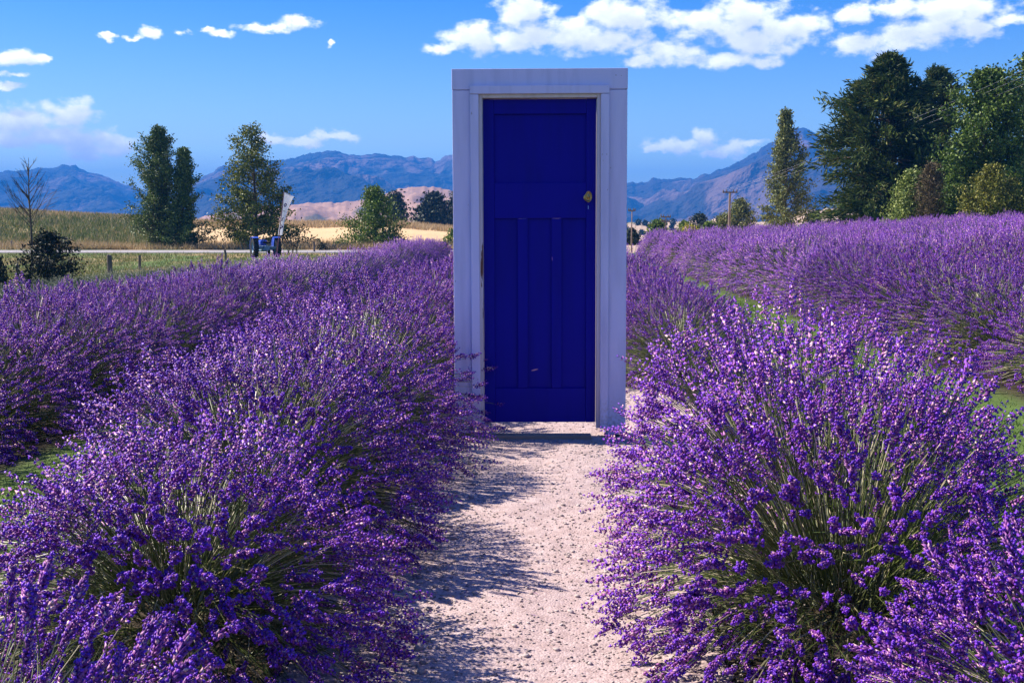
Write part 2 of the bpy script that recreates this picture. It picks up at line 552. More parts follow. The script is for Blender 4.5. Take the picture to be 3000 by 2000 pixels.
gx = axis([(-7000, -600, 12), (-600, -120, 24), (-120, -20, 64), (-20, -7, 32), (-7, 7, 84), (7, 26, 36), (26, 120, 40), (120, 600, 24), (600, 7000, 12)])
gy = axis([(-400, -20, 8), (-20, 0, 20), (0, 30, 75), (30, 100, 80), (100, 320, 55), (320, 1200, 30), (1200, 8000, 16)])
GX, GY = np.meshgrid(gx, gy)
GZ = ground_z(GX, GY) - .06 * np.exp(-((GY - 7.2) / .6) ** 2) * (np.abs(GX) < 1.6) + (fbm(GX * .9, GY * .9, 4, 3) - .5) * .05 * sst(-5, 60, GY) * 4 * sst(400, 100, GY)
# keep the road bench smooth
on_road = sst(78, 80, GY) * sst(90, 88, GY) * sst(4, -2, GX)
GZ = GZ * (1 - on_road) + (-1.0) * on_road
A = GX / np.maximum(GY, 5)
green = np.array([.085, .14, .028]); scrub = np.array([.15, .17, .045]); dry = np.array([.44, .31, .16]); wheat = np.array([.62, .43, .22]); soil = np.array([.12, .09, .06])
C = np.zeros(GX.shape + (3,)) + green
GL = GX - ROW_DRIFT * GY
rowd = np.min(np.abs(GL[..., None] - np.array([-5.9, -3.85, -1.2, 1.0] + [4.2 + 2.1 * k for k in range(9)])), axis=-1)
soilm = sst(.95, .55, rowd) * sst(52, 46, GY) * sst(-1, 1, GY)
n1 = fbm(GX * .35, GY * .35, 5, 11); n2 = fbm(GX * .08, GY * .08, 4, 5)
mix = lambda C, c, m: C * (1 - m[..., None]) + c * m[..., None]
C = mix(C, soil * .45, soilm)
C = mix(C, scrub, sst(22, 40, GY) * (1 - soilm) * sst(.35, .6, n1))
C = mix(C, dry, sst(40, 60, GY) * sst(.46, .66, n1) * .85)
C = mix(C, dry, sst(89, 92, GY) * sst(110, 95, GY) * .8)
bank = sst(95, 100, GY)
C = mix(C, mix(np.zeros_like(C) + scrub * .85, dry, sst(.45, .68, n1)), bank * sst(-.24, -.30, A))
wm = bank * sst(-.30, -.25, A)
wm = np.maximum(wm, sst(138, 150, GY + 10 * (n1 - .5)) * sst(0.05, -.05, A))
C = mix(C, wheat * (0.85 + .3 * n1[..., None]), wm)
valley = sst(170, 260, GY)
C = mix(C, mix(np.zeros_like(C) + np.array([.40, .30, .19]), np.array([.10, .15, .05]), sst(.5, .6, n2)), valley)
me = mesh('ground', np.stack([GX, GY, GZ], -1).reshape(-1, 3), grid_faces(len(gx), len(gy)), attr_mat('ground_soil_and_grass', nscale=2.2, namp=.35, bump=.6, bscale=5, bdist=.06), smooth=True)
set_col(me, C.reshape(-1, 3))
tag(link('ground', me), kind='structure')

# gravel path ------------------------------------------------------------
DOOR_Y = 7.29
px_ = np.linspace(-1, 1, 64); py_ = axis([(1.5, 9.5, 380), (9.5, 15, 60)])
PXg, PYg = np.meshgrid(px_, py_)
half_l = .78 + .05 * (fbm(PYg * 1.5, PYg * 0, 3, 2) - .5)
half_r = .56 + .05 * (fbm(PYg * 1.5, PYg * 0 + 9, 3, 4) - .5) + .5 * sst(6.0, 7.2, PYg) * sst(9.6, 8.6, PYg)
PW = np.where(PXg < 0, PXg * half_l, PXg * half_r) + ROW_DRIFT * PYg - .02
loc = PW - ROW_DRIFT * PYg
PZ = ground_z(PW, PYg) + .014 + .03 * np.clip((np.abs(loc) - .3), 0, 1) ** 1.3 + (fbm(PW * 3, PYg * 3, 3, 8) - .5) * .03 + (fbm(PW * 22, PYg * 22, 3, 9) - .5) * .007 - .035 * np.exp(-((PYg - 7.2) / .3) ** 2)
PZ -= .05 * sst(.97, 1.0, np.abs(PXg))
m, t, b = mat_base('gravel_path_surface', .92, .15)
tc = nd(t, 'ShaderNodeTexCoord')
v1 = nd(t, 'ShaderNodeTexVoronoi'); v1.inputs['Scale'].default_value = 120
lk(t, tc.outputs['Object'], v1.inputs['Vector'])
n1_ = nd(t, 'ShaderNodeTexNoise'); n1_.inputs['Scale'].default_value = 14; n1_.inputs['Detail'].default_value = 9; n1_.inputs['Roughness'].default_value = .7
lk(t, tc.outputs['Object'], n1_.inputs['Vector'])
c1 = ramp(t, n1_.outputs['Fac'], [(.28, (.37, .275, .26)), (.5, (.50, .39, .375)), (.75, (.59, .49, .475))])
c2 = ramp(t, v1.outputs['Color'], [(.2, (.55, .5, .48)), (.8, (1, 1, 1))])
mx = nd(t, 'ShaderNodeMix', data_type='RGBA', blend_type='MULTIPLY'); mx.inputs['Factor'].default_value = .45
lk(t, c1, mx.inputs['A']); lk(t, c2, mx.inputs['B'])
lk(t, mx.outputs['Result'], b.inputs['Base Color'])
hh = mth(t, 'ADD', mth(t, 'MULTIPLY', v1.outputs['Distance'], -1.0), mth(t, 'MULTIPLY', n1_.outputs['Fac'], 1.4))
bp = nd(t, 'ShaderNodeBump'); bp.inputs['Strength'].default_value = .6; bp.inputs['Distance'].default_value = .004
lk(t, hh, bp.inputs['Height']); lk(t, bp.outputs[0], b.inputs['Normal'])
path = link('gravel_path', mesh('gravel_path', np.stack([PW, PYg, PZ], -1).reshape(-1, 3), grid_faces(len(px_), len(py_)), m, smooth=True))
tag(path, kind='structure')


def path_z(X, Y):
    X, Y = np.asarray(X, float), np.asarray(Y, float)
    l = X - ROW_DRIFT * Y
    return ground_z(X, Y) + .014 + .03 * np.clip((np.abs(l) - .3), 0, 1) ** 1.3 + (fbm(X * 3, Y * 3, 3, 8) - .5) * .03 + (fbm(X * 22, Y * 22, 3, 9) - .5) * .007 - .035 * np.exp(-((Y - 7.2) / .3) ** 2)


def ico(sub):
    import bmesh
    bm = bmesh.new()
    bmesh.ops.create_icosphere(bm, subdivisions=sub, radius=1.0)
    V = np.array([v.co[:] for v in bm.verts]); bm.verts.index_update()
    F = np.array([[v.index for v in f.verts] for f in bm.faces]); bm.free()
    return V, F


IV, IF = ico(1)
OV = np.array([(1, 0, 0), (-1, 0, 0), (0, 1, 0), (0, -1, 0), (0, 0, 1), (0, 0, -1)], float)
OF = np.array([(0, 2, 4), (2, 1, 4), (1, 3, 4), (3, 0, 4), (2, 0, 5), (1, 2, 5), (3, 1, 5), (0, 3, 5)])
# loose gravel
NG = 7000
gyv = 2.6 + (rng.random(NG) ** 1.5) * 7.4
side = rng.random(NG)
gl = np.where(side < .60, -.80 + np.abs(rng.normal(0, .30, NG)), np.where(side < .8, .62 - np.abs(rng.normal(0, .24, NG)), rng.uniform(-.6, .5, NG)))
gxv = gl + ROW_DRIFT * gyv
gs = np.clip(rng.lognormal(math.log(.0065), .45, NG), .003, .022)
gs = np.where(np.abs(gl + .05) < .3, gs * .62, gs)
ax = gs[:, None] * rng.uniform([.8, .6, .3], [1.3, 1.0, .55], (NG, 3))
rot = rng.uniform(0, 2 * math.pi, NG)
VV = IV[None] * (1 + rng.uniform(-.22, .22, (NG, len(IV), 1))) * ax[:, None, :]
cx, sx_ = np.cos(rot)[:, None], np.sin(rot)[:, None]
VV = np.stack([VV[..., 0] * cx - VV[..., 1] * sx_, VV[..., 0] * sx_ + VV[..., 1] * cx, VV[..., 2]], -1)
VV += np.stack([gxv, gyv, path_z(gxv, gyv) + ax[:, 2] * .45], -1)[:, None, :]
FF = (IF[None] + (np.arange(NG) * len(IV))[:, None, None]).reshape(-1, 3)
NS = 12000                                    # fine chips all over the path
sy = 2.6 + (rng.random(NS) ** 1.6) * 7.0
sxv = rng.uniform(-.75, .85, NS) + ROW_DRIFT * sy
sa = rng.uniform(.0022, .0065, (NS, 1)) * rng.uniform([.8, .6, .4], [1.4, 1.0, .8], (NS, 3))
SVv = OV[None] * sa[:, None, :] * (1 + rng.uniform(-.3, .3, (NS, 6, 1)))
SVv = SVv + np.stack([sxv, sy, path_z(sxv, sy) + sa[:, 2] * .4], -1)[:, None, :]
SFf = (OF[None] + (np.arange(NS) * 6)[:, None, None]).reshape(-1, 3) + NG * len(IV)
link('gravel', mesh('gravel', np.concatenate([VV.reshape(-1, 3), SVv.reshape(-1, 3)]), np.concatenate([FF, SFf]), M['stone'], smooth=True), path, 'stuff')
# flower bits, dry stems and leaf crumbs shed along the edges
ND = 1500
dy = 2.6 + rng.random(ND) ** 1.4 * 5.5
dl = np.where(rng.random(ND) < .6, -.62 + np.abs(rng.normal(0, .17, ND)), .52 - np.abs(rng.normal(0, .14, ND)))
dxv = dl + ROW_DRIFT * dy
da = np.where(rng.random((ND, 1)) < .7, rng.uniform(.002, .0045, (ND, 1)) * np.array([[1, .8, .5]]), np.concatenate([rng.uniform(.012, .035, (ND, 1)), np.full((ND, 2), .0009)], 1))
dr = rng.uniform(0, 6.28, ND)
DV = OV[None] * da[:, None, :]
DV = np.stack([DV[..., 0] * np.cos(dr)[:, None] - DV[..., 1] * np.sin(dr)[:, None], DV[..., 0] * np.sin(dr)[:, None] + DV[..., 1] * np.cos(dr)[:, None], DV[..., 2]], -1)
DV = DV + np.stack([dxv, dy, path_z(dxv, dy) + .004], -1)[:, None, :]
link('plant_litter', mesh('plant_litter', DV.reshape(-1, 3), (OF[None] + (np.arange(ND) * 6)[:, None, None]).reshape(-1, 3), island_mat('plant_litter_bits', [(0, (.16, .05, .28)), (.5, (.26, .12, .3)), (.55, (.3, .24, .13)), (1, (.46, .38, .22))], .8, .2)), path, 'stuff')
# larger stones one can pick out
IV2, IF2 = ico(2)
stone_me = []
for k in range(6):
    r = 1 + .25 * (fbm(IV2[:, 0] * 1.3 + k * 7 + 5, IV2[:, 1] * 1.3 + IV2[:, 2] + 5, 3, k) - .5) * 2
    stone_me.append(mesh('stone', IV2 * r[:, None] * np.array([1.2, .9, .62]), IF2, M['stone'], smooth=True))
for k in range(230):
    y = 2.8 + 5.6 * random.Random(k).random() ** 1.3
    rr = random.Random(k + 500)
    l = rr.choice([-.62, -.5, -.4, .36, .46, 0, .15]) + rr.uniform(-.14, .14)
    x = l + ROW_DRIFT * y
    o = link('stone', stone_me[k % 6], path)
    s = rr.uniform(.006, .011) * (1.5 if k % 17 == 0 else 1)
    o.location = (x, y, float(path_z(x, y)) + s * .3)
    o.rotation_euler = (rr.uniform(-.3, .3), rr.uniform(-.3, .3), rr.uniform(0, 6.28))
    o.scale = (s, s, s)

# road --------------------------------------------------------------------
rx = np.linspace(-160, 6, 90); ry = np.linspace(80.5, 87.0, 8)
RX, RY = np.meshgrid(rx, ry)
RZ = np.full(RX.shape, -0.97) + .05 * (1 - ((RY - 83.75) / 3.25) ** 2)
asphalt = noise_mat('grey_chip_seal', [(.3, (.25, .235, .235)), (.7, (.36, .34, .34))], 1.5, rough=.9, bump=.2)
tag(link('road', mesh('road', np.stack([RX, RY, RZ], -1).reshape(-1, 3), grid_faces(len(rx), len(ry)), asphalt, smooth=True)), kind='structure')

# ------------------------------------------------------------------ hills and mountains
def range_mesh(name, prof, r_base, r_crest, r_back, z_base, seed, colors, na=420, nr=70, rough_amp=.32, mat=None, nfreq=6.0):
    prof = np.array(prof, float)
    az = np.array([math.radians(azel(p[0], p[1])[0]) for p in prof])
    te = np.array([math.tan(math.radians(azel(p[0], p[1])[1])) for p in prof])
    a = np.linspace(az[0], az[-1], na)
    el = np.interp(a, az, te)
    dj = (fbm(a * 160, a * 0 + seed, 4, seed) - .5) * .0042
    r = np.concatenate([np.linspace(r_base, r_crest, int(nr * .72), endpoint=False), np.linspace(r_crest, r_back, nr - int(nr * .72))])
    AA, RR = np.meshgrid(a, r)
    t = np.clip((RR - r_base) / (r_crest - r_base), 0, 1)
    EL = np.interp(AA, az, te)
    smooth_el = np.interp(AA, a, np.convolve(np.pad(el, 20, 'edge'), np.ones(41) / 41, 'valid'))
    EL = smooth_el + (EL - smooth_el + np.interp(AA, a, dj)) * t ** 5
    crest_h = EL * r_crest + EYE - z_base
    u = np.clip((RR - r_crest) / (r_back - r_crest), 0, 1)
    X, Y = RR * np.sin(AA), RR * np.cos(AA)
    k = nfreq / r_crest
    wx = (fbm(X * k * .7, Y * k * .7, 3, seed + 3) - .5) * 1.2
    sp = ridged((X + .35 * Y) * k * 1.3 + wx, Y * k * .8 - X * k * .2 + wx, 6, seed)                # spurs running down the face
    sp2 = ridged((X - .2 * Y) * k * 4 + wx * 2, Y * k * 3 + wx * 2, 4, seed + 50)
    shape = t ** 1.25
    env = np.sin(np.pi * np.clip(t, 0, 1)) ** .8
    H = crest_h * (shape + env * rough_amp * ((sp - .6) * 1.7 + (sp2 - .6) * .55)) * (1 - u ** 1.3 * .9)
    lim = (EL * RR + EYE - z_base) * (.995 - .12 * env)
    H = np.where(t < 1, np.minimum(H, lim), H)
    H = np.maximum(H, -5)
    me = mesh(name, np.stack([X, Y, z_base + H], -1).reshape(-1, 3), grid_faces(na, len(r)), mat, smooth=True)
    c0, c1, c2 = [np.array(c) for c in colors]
    n = fbm(X * k * 9, Y * k * 5, 5, seed + 9)
    scree = sst(.52, .66, fbm(X * k * 7 + wx * 2, Y * k * 1.6, 5, seed + 21)) * sst(.5, .66, sp2)
    Cc = c0 * (1 - n[..., None]) + c1 * n[..., None]
    Cc = Cc * (1 - scree[..., None]) + c2 * scree[..., None]
    set_col(me, Cc.reshape(-1, 3))
    return tag(link(name, me), kind='structure')


rockmat = attr_mat('mountain_tussock_and_rock', nscale=.006, namp=.45, bump=1.0, bscale=.014, bdist=85)
hillmat = attr_mat('dry_hill_grass', nscale=.02, namp=.3, bump=.6, bscale=.03, bdist=8)
tus = [(.010, .018, .018), (.028, .028, .024), (.13, .09, .088)]
left_prof = [(-900, 470), (-500, 510), (-200, 480), (0, 502), (40, 503), (77, 497), (100, 499), (130, 491), (160, 490), (191, 487), (205, 490), (216, 486), (240, 498), (261, 506), (285, 508), (312, 517), (345, 530), (370, 542), (420, 560), (500, 590), (600, 615), (720, 640)]
range_mesh('mountain', left_prof, 2300, 3900, 5200, -30, 5, tus, rough_amp=.55, mat=rockmat)
mid_prof = [(420, 610), (500, 565), (560, 532), (590, 521), (638, 491), (689, 478), (740, 474), (791, 473), (830, 468), (867, 466), (900, 452), (937, 443), (976, 444), (1010, 450), (1059, 454), (1100, 453), (1148, 457), (1200, 458), (1256, 462), (1275, 472), (1288, 468), (1305, 458), (1326, 453), (1380, 470), (1450, 480), (1520, 500), (1620, 520), (1720, 540), (1840, 560), (1940, 600)]
range_mesh('mountain', mid_prof, 2000, 3500, 4600, -30, 23, tus, na=520, rough_amp=.62, mat=rockmat)
right_prof = [(1560, 570), (1680, 540), (1790, 536), (1837, 533), (1865, 536), (1888, 532), (1902, 525), (1913, 521), (1925, 526), (1939, 529), (1965, 527), (1990, 526), (2015, 525), (2045, 519), (2079, 506), (2120, 492), (2168, 473), (2219, 441), (2245, 425), (2270, 409), (2300, 392), (2334, 374), (2350, 376), (2372, 383), (2410, 400), (2470, 430), (2560, 470), (2700, 500), (2900, 480), (3100, 450), (3500, 470), (4000, 520)]
range_mesh('mountain', right_prof, 1700, 3200, 4400, -30, 41, [(.014, .020, .020), (.05, .034, .032), (.15, .098, .092)], na=560, rough_amp=.62, mat=rockmat)
foot = [(560, 640), (640, 625), (720, 612), (800, 606), (880, 596), (950, 592), (1000, 595), (1050, 588), (1100, 575), (1140, 561), (1180, 553), (1230, 549), (1260, 549), (1300, 552), (1326, 556), (1400, 575), (1500, 600), (1600, 620), (1700, 640)]
range_mesh('foothill', foot, 700, 1150, 1500, -16, 77, [(.30, .175, .12), (.42, .26, .18), (.10, .09, .06)], na=300, nr=60, rough_amp=.5, mat=hillmat, nfreq=9)
low_r = [(1700, 640), (1840, 652), (1900, 649), (1960, 650), (2030, 647), (2090, 644), (2150, 645), (2230, 650), (2300, 640), (2360, 615), (2420, 611), (2500, 616), (2600, 620), (2800, 615), (3200, 620), (3600, 640)]
range_mesh('foothill', low_r, 420, 700, 1100, -15, 91, [(.42, .30, .19), (.52, .38, .25), (.16, .18, .08)], na=260, nr=50, rough_amp=.25, mat=hillmat, nfreq=7)

# ------------------------------------------------------------------ haze
hb = MB().box(-6500, 6500, -900, 6500, -60, 258)
hm = bpy.data.materials.new('haze_air'); hm.use_nodes = True
ht = hm.node_tree; ht.nodes.clear()
pv = nd(ht, 'ShaderNodeVolumePrincipled')
pv.inputs['Color'].default_value = (.035, .32, 1.0, 1)
pv.inputs['Density'].default_value = 2.8e-4
pv.inputs['Anisotropy'].default_value = 0.0
lk(ht, pv.outputs[0], nd(ht, 'ShaderNodeOutputMaterial').inputs['Volume'])
hz = hb.build('haze', hm, kind='stuff')
# ------------------------------------------------------------------ the free-standing doorway
def paint(name, base, dirt, brown, rough=.45, chip=.0, grain=(1, 1, .12), spec=.35):
    m, t, b = mat_base(name, rough, spec)
    tc = nd(t, 'ShaderNodeTexCoord')
    v = vmth(t, 'MULTIPLY', tc.outputs['Object'], grain)
    n = nd(t, 'ShaderNodeTexNoise'); n.inputs['Scale'].default_value = 14; n.inputs['Detail'].default_value = 7
    lk(t, v, n.inputs['Vector'])
    c = ramp(t, n.outputs['Fac'], [(.25, dirt), (.55, base)])
    if chip > 0:
        n2 = nd(t, 'ShaderNodeTexNoise'); n2.inputs['Scale'].default_value = 16; n2.inputs['Detail'].default_value = 6; n2.inputs['Roughness'].default_value = .7
        lk(t, v, n2.inputs['Vector'])
        k = mth(t, 'GREATER_THAN', n2.outputs['Fac'], 1 - chip)
        mx = nd(t, 'ShaderNodeMix', data_type='RGBA')
        lk(t, k, mx.inputs['Factor']); lk(t, c, mx.inputs['A']); mx.inputs['B'].default_value = (*brown, 1)
        c = mx.outputs['Result']
    if chip == 0 and base[0] > .2:                      # splashed earth low on the posts
        s3 = nd(t, 'ShaderNodeSeparateXYZ'); lk(t, tc.outputs['Object'], s3.inputs[0])
        n3 = nd(t, 'ShaderNodeTexNoise'); n3.inputs['Scale'].default_value = 45; n3.inputs['Detail'].default_value = 6
        lk(t, tc.outputs['Object'], n3.inputs['Vector'])
        k3 = mth(t, 'MULTIPLY', mth(t, 'SUBTRACT', 1.0, mth(t, 'MULTIPLY', s3.outputs['Z'], 4.0), clamp=True), mth(t, 'MULTIPLY', mth(t, 'SUBTRACT', n3.outputs['Fac'], .42, clamp=True), 3.2), clamp=True)
        m3 = nd(t, 'ShaderNodeMix', data_type='RGBA')
        lk(t, k3, m3.inputs['Factor']); lk(t, c, m3.inputs['A']); m3.inputs['B'].default_value = (.30, .23, .19, 1)
        c = m3.outputs['Result']
        n4 = nd(t, 'ShaderNodeTexNoise'); n4.inputs['Scale'].default_value = 38; n4.inputs['Detail'].default_value = 3
        lk(t, tc.outputs['Object'], n4.inputs['Vector'])
        k4 = mth(t, 'MULTIPLY', mth(t, 'GREATER_THAN', n4.outputs['Fac'], .715), .55)
        m4 = nd(t, 'ShaderNodeMix', data_type='RGBA')
        lk(t, k4, m4.inputs['Factor']); lk(t, c, m4.inputs['A']); m4.inputs['B'].default_value = (.22, .18, .18, 1)
        c = m4.outputs['Result']
    lk(t, c, b.inputs['Base Color'])
    w = nd(t, 'ShaderNodeTexNoise'); w.inputs['Scale'].default_value = 60; w.inputs['Detail'].default_value = 4
    lk(t, v, w.inputs['Vector'])
    bp = nd(t, 'ShaderNodeBump'); bp.inputs['Strength'].default_value = .25; bp.inputs['Distance'].default_value = .002
    lk(t, w.outputs['Fac'], bp.inputs['Height']); lk(t, bp.outputs[0], b.inputs['Normal'])
    return m


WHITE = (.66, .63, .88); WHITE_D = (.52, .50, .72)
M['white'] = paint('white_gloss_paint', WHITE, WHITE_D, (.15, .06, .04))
M['whitechip'] = paint('flaking_white_bounce_tint', (.70, .62, .66), (.55, .46, .48), (.14, .05, .035), chip=.37, grain=(1, 1, .10))  # pinkish base paints in light bounced off the ground; brown flakes are wear
M['blue'] = paint('deep_blue_gloss_paint', (.003, .001, .27), (.0025, .001, .215), (.3, .1, .1), rough=.55, spec=.15)
M['sillwood'] = noise_mat('brown_timber_sill', [(.3, (.26, .18, .14)), (.7, (.38, .28, .22))], 8, rough=.85, bump=.3, stretch=(.2, 1, 1))
M['scratch'] = noise_mat('bare_chipped_paint', [(.3, (.75, .3, .3)), (.7, (.85, .45, .42))], 20, rough=.6)
M['skyblue'] = noise_mat('keyhole_sky_colour', [(.3, (.25, .4, .7)), (.7, (.3, .5, .8))], 20, rough=.4)  # bright sky showing through the keyhole, painted as pale blue

SC = FPX / (DOOR_Y / CT * 1.0)          # rough px per metre at the door
door_x0 = at(1333, 1268, DOOR_Y)[0]; door_x1 = at(1832, 1268, DOOR_Y)[0]
DW = door_x1 - door_x0
ztop = at(1585, 201, DOOR_Y)[2]
DH = ztop
xc = (door_x0 + door_x1) / 2
root = empty('freestanding_doorway', (xc, DOOR_Y, 0.0))
root.rotation_euler = (0, math.radians(-.22), math.radians(-1.0))
tag(root, 'white timber door frame with closed deep blue panelled door, standing alone on the gravel path', 'doorway')


def lx(px, py=700): return at(px, py, DOOR_Y)[0] - xc
def lz(py): return at(1585, py, DOOR_Y)[2]


hw = DW / 2
x_arch0, x_jamb0, x_door0 = lx(1382) , lx(1407), lx(1418)
x_door1, x_jamb1, x_arch1 = lx(1749), lx(1761), lx(1785)
z_head, z_arch, z_jamb, z_door = lz(263), lz(251), lz(276), lz(288)
z_leaf0 = lz(1240)
FT = .13                                 # frame depth
# side boards, butted under the head board
MB().box(-hw, x_arch0 + .012, 0, FT, .0, z_head - .0015, .003).build('side_board', M['white'], root)
MB().box(x_arch1 - .012, hw, 0, FT, -.01, z_head - .0015, .003).build('side_board', M['white'], root)
MB().box(-hw - .002, hw + .002, -.001, FT + .001, z_head + .0015, DH, .003).build('head_board', M['white'], root)
# architrave strips, proud of the boards
A0 = -.022
MB().box(x_arch0, x_jamb0, A0, -.0025, .035, z_jamb - .001, .003).build('architrave', M['white'], root)
MB().box(x_jamb1, x_arch1, A0, -.0025, .03, z_jamb - .001, .003).build('architrave', M['white'], root)
MB().box(x_arch0 - .001, x_arch1 + .001, A0 - .002, -.0025, z_jamb + .001, z_arch, .003).build('architrave', M['white'], root)
# jamb linings and head lining
MB().box(x_arch0 + .014, x_door0 - .003, .004, FT - .004, .05, z_door + .03, .002).build('jamb', M['whitechip'], root)
MB().box(x_door1 + .003, x_arch1 - .014, .004, FT - .004, .03, z_door + .03, .002).build('jamb', M['whitechip'], root)
MB().box(x_door0 - .002, x_door1 + .002, .004, FT - .004, z_door + .004, z_head - .004, .002).build('head_lining', M['whitechip'], root)
MB().box(x_door0 + .04, x_door1 - .03, -.06, .02, -.06, -.004, .004).build('sill', M['sillwood'], root)
# door leaf: stiles, rails and muntins around sunk panels
leaf = empty('door', (0, .045, 0)); leaf.parent = root
D0, D1 = 0.0, .042
sx0, sx1 = lx(1450), lx(1720)
zt0, zl1, zl0, zb1 = lz(332), lz(535), lz(640), lz(1140)
BV = .0025
MB().box(x_door0, sx0, D0, D1, z_leaf0, z_door, BV).build('stile', M['blue'], leaf)
MB().box(sx1, x_door1, D0, D1, z_leaf0, z_door, BV).build('stile', M['blue'], leaf)
MB().box(sx0 + .0005, sx1 - .0005, D0 + .001, D1, zt0, z_door - .001, BV).build('rail', M['blue'], leaf)
MB().box(sx0 + .0005, sx1 - .0005, D0 + .001, D1, zl0, zl1, BV).build('rail', M['blue'], leaf)
MB().box(sx0 + .0005, sx1 - .0005, D0 + .001, D1, z_leaf0 + .001, zb1, BV).build('rail', M['blue'], leaf)
mx_ = [(lx(1518), lx(1548)), (lx(1618), lx(1648))]
for a_, b_ in mx_:
    MB().box(a_, b_, D0 + .0015, D1 - .001, zb1 + .0005, zl0 - .0005, BV).build('muntin', M['blue'], leaf)
PD = .019
MB().box(sx0 - .009, sx1 + .009, PD, D1 - .012, zl1 - .009, zt0 + .009).build('panel', M['blue'], leaf)
for a_, b_ in ((sx0, mx_[0][0]), (mx_[0][1], mx_[1][0]), (mx_[1][1], sx1)):
    MB().box(a_ - .009, b_ + .009, PD, D1 - .012, zb1 - .009, zl0 + .009).build('panel', M['blue'], leaf)
# oval brass knob on a round rose
kx, kz = lx(1726), lz(577)
kb = MB()
kb.lathe([(.0, -.004), (.021, -.004), (.023, -.002), (.023, .001), (.0, .001)], 28, 'Y', (kx - .006, 0, kz - .004))
kb.lathe([(.010, -.004), (.009, -.035)], 16, 'Y', (kx - .002, 0, kz))
kb.lathe([(.0, -.034), (.022, -.036), (.0265, -.042), (.0265, -.050), (.0245, -.0535), (.0225, -.052), (.019, -.046), (.012, -.047), (.006, -.055), (.0, -.058)], 36, 'Y', (kx, 0, kz), sx=.78, sz=1.3)
kb.build('door_knob', M['brass'], leaf, smooth=True)
MB().box(kx - .002, kx + .003, -.002, .0, lz(613), lz(603), .0005).build('keyhole', M['skyblue'], leaf)  # solid sliver in sky colour, in place of a see-through hole
# chips in the paint
def chip(pts, y):
    V = [(x, y - .0012, z) for x, z in pts] + [(x, y + .0008, z) for x, z in pts]
    n = len(pts); mb = MB()
    mb.V.append(np.array(V, float)); mb.n = len(V)
    mb.T.append(np.array([(0, k, k + 1) for k in range(1, n - 1)]))
    mb.Q.append(np.array([(k, k + n, (k + 1) % n + n, (k + 1) % n) for k in range(n)]))
    return mb
cx_, cz_ = lx(1568), lz(1087)
chip([(cx_ - .02, cz_ - .006), (cx_ - .004, cz_ - .004), (cx_ + .012, cz_ + .001), (cx_ + .022, cz_ + .006), (cx_ + .006, cz_ + .005), (cx_ - .006, cz_ + .002), (cx_ - .018, cz_ - .002)], PD).build('paint_chip', M['scratch'], leaf)
cx_, cz_ = lx(1620), lz(760)
chip([(cx_, cz_ - .012), (cx_ + .004, cz_ - .002), (cx_ + .002, cz_ + .014), (cx_ - .002, cz_ + .012)], .0025).build('paint_chip', noise_mat('lilac_chip', [(.3, (.25, .1, .4)), (.7, (.35, .15, .5))], 9), leaf)

# ------------------------------------------------------------------ lavender
def spike_template(lod, seed):
    """one flower spike along +Z, length about 1; returns V, F, material index"""
    r = np.random.default_rng(seed)
    V, F, MI = [], [], []
    n = 0
    nw = {0: 10, 1: 7, 2: 5}[lod]
    nf = {0: 6, 1: 3, 2: 2}[lod]

    def bead(p, d, L, w, mi):
        nonlocal n
        d = d / np.linalg.norm(d)
        a = np.cross(d, [0.3, 0.2, 1.0]); a /= np.linalg.norm(a); b = np.cross(d, a)
        if lod == 0:
            ring = [p + d * L * .45 + w * (math.cos(q) * a + math.sin(q) * b) for q in (0, 1.57, 3.14, 4.71)]
            vs_ = [p] + ring + [p + d * L]
            fs = [(0, 2, 1), (0, 3, 2), (0, 4, 3), (0, 1, 4), (5, 1, 2), (5, 2, 3), (5, 3, 4), (5, 4, 1)]
        else:
            ring = [p + d * L * .4 + w * (math.cos(q) * a + math.sin(q) * b) for q in (0, 2.09, 4.19)]
            vs_ = [p] + ring + [p + d * L]
            fs = [(0, 2, 1), (0, 3, 2), (0, 1, 3), (4, 1, 2), (4, 2, 3), (4, 3, 1)]
            fs = fs[3:] + ([(1, 3, 2)] if lod == 1 else [])
        V.extend(vs_); F.extend([tuple(i + n for i in f) for f in fs]); MI.extend([mi] * len(fs))
        n += len(vs_)
    for i in range(nw):
        u = i / (nw - 1)
        z = u * .88 - (0.10 if i == 0 and r.random() < .6 else 0)
        prof = (.75 + .5 * math.sin(math.pi * min(1, u * 1.05)) ** .7) * (1 - .45 * u ** 3)
        off = r.uniform(0, 6.28)
        k = nf if i else max(2, nf - 2)
        for j in range(k):
            th = off + 6.283 * j / k + r.uniform(-.25, .25)
            out = np.array([math.cos(th), math.sin(th), r.uniform(1.1, 1.9)])
            bead(np.array([0, 0, z + r.uniform(-.03, .03)]), out, .20 * prof * r.uniform(.85, 1.2), .046 * prof * (1.3 if lod else 1), 0)
        for j in range({0: 3, 1: 3, 2: 2}[lod]):
            if r.random() < .75:
                th = r.uniform(0, 6.28)
                out = np.array([math.cos(th), math.sin(th), r.uniform(.5, 1.2)])
                p = np.array([math.cos(th), math.sin(th), 0]) * .07 * prof + np.array([0, 0, z + .07])
                bead(p, out, .12 * prof * r.uniform(.8, 1.2), .052 * (1.3 if lod else 1), 1)
    bead(np.array([0, 0, .88]), np.array([0.05, 0, 1.0]), .17, .05, 1)
    return np.array(V), np.array(F), np.array(MI)


TPL = {l: [spike_template(l, 10 * l + k) for k in range(4)] for l in (0, 1, 2)}


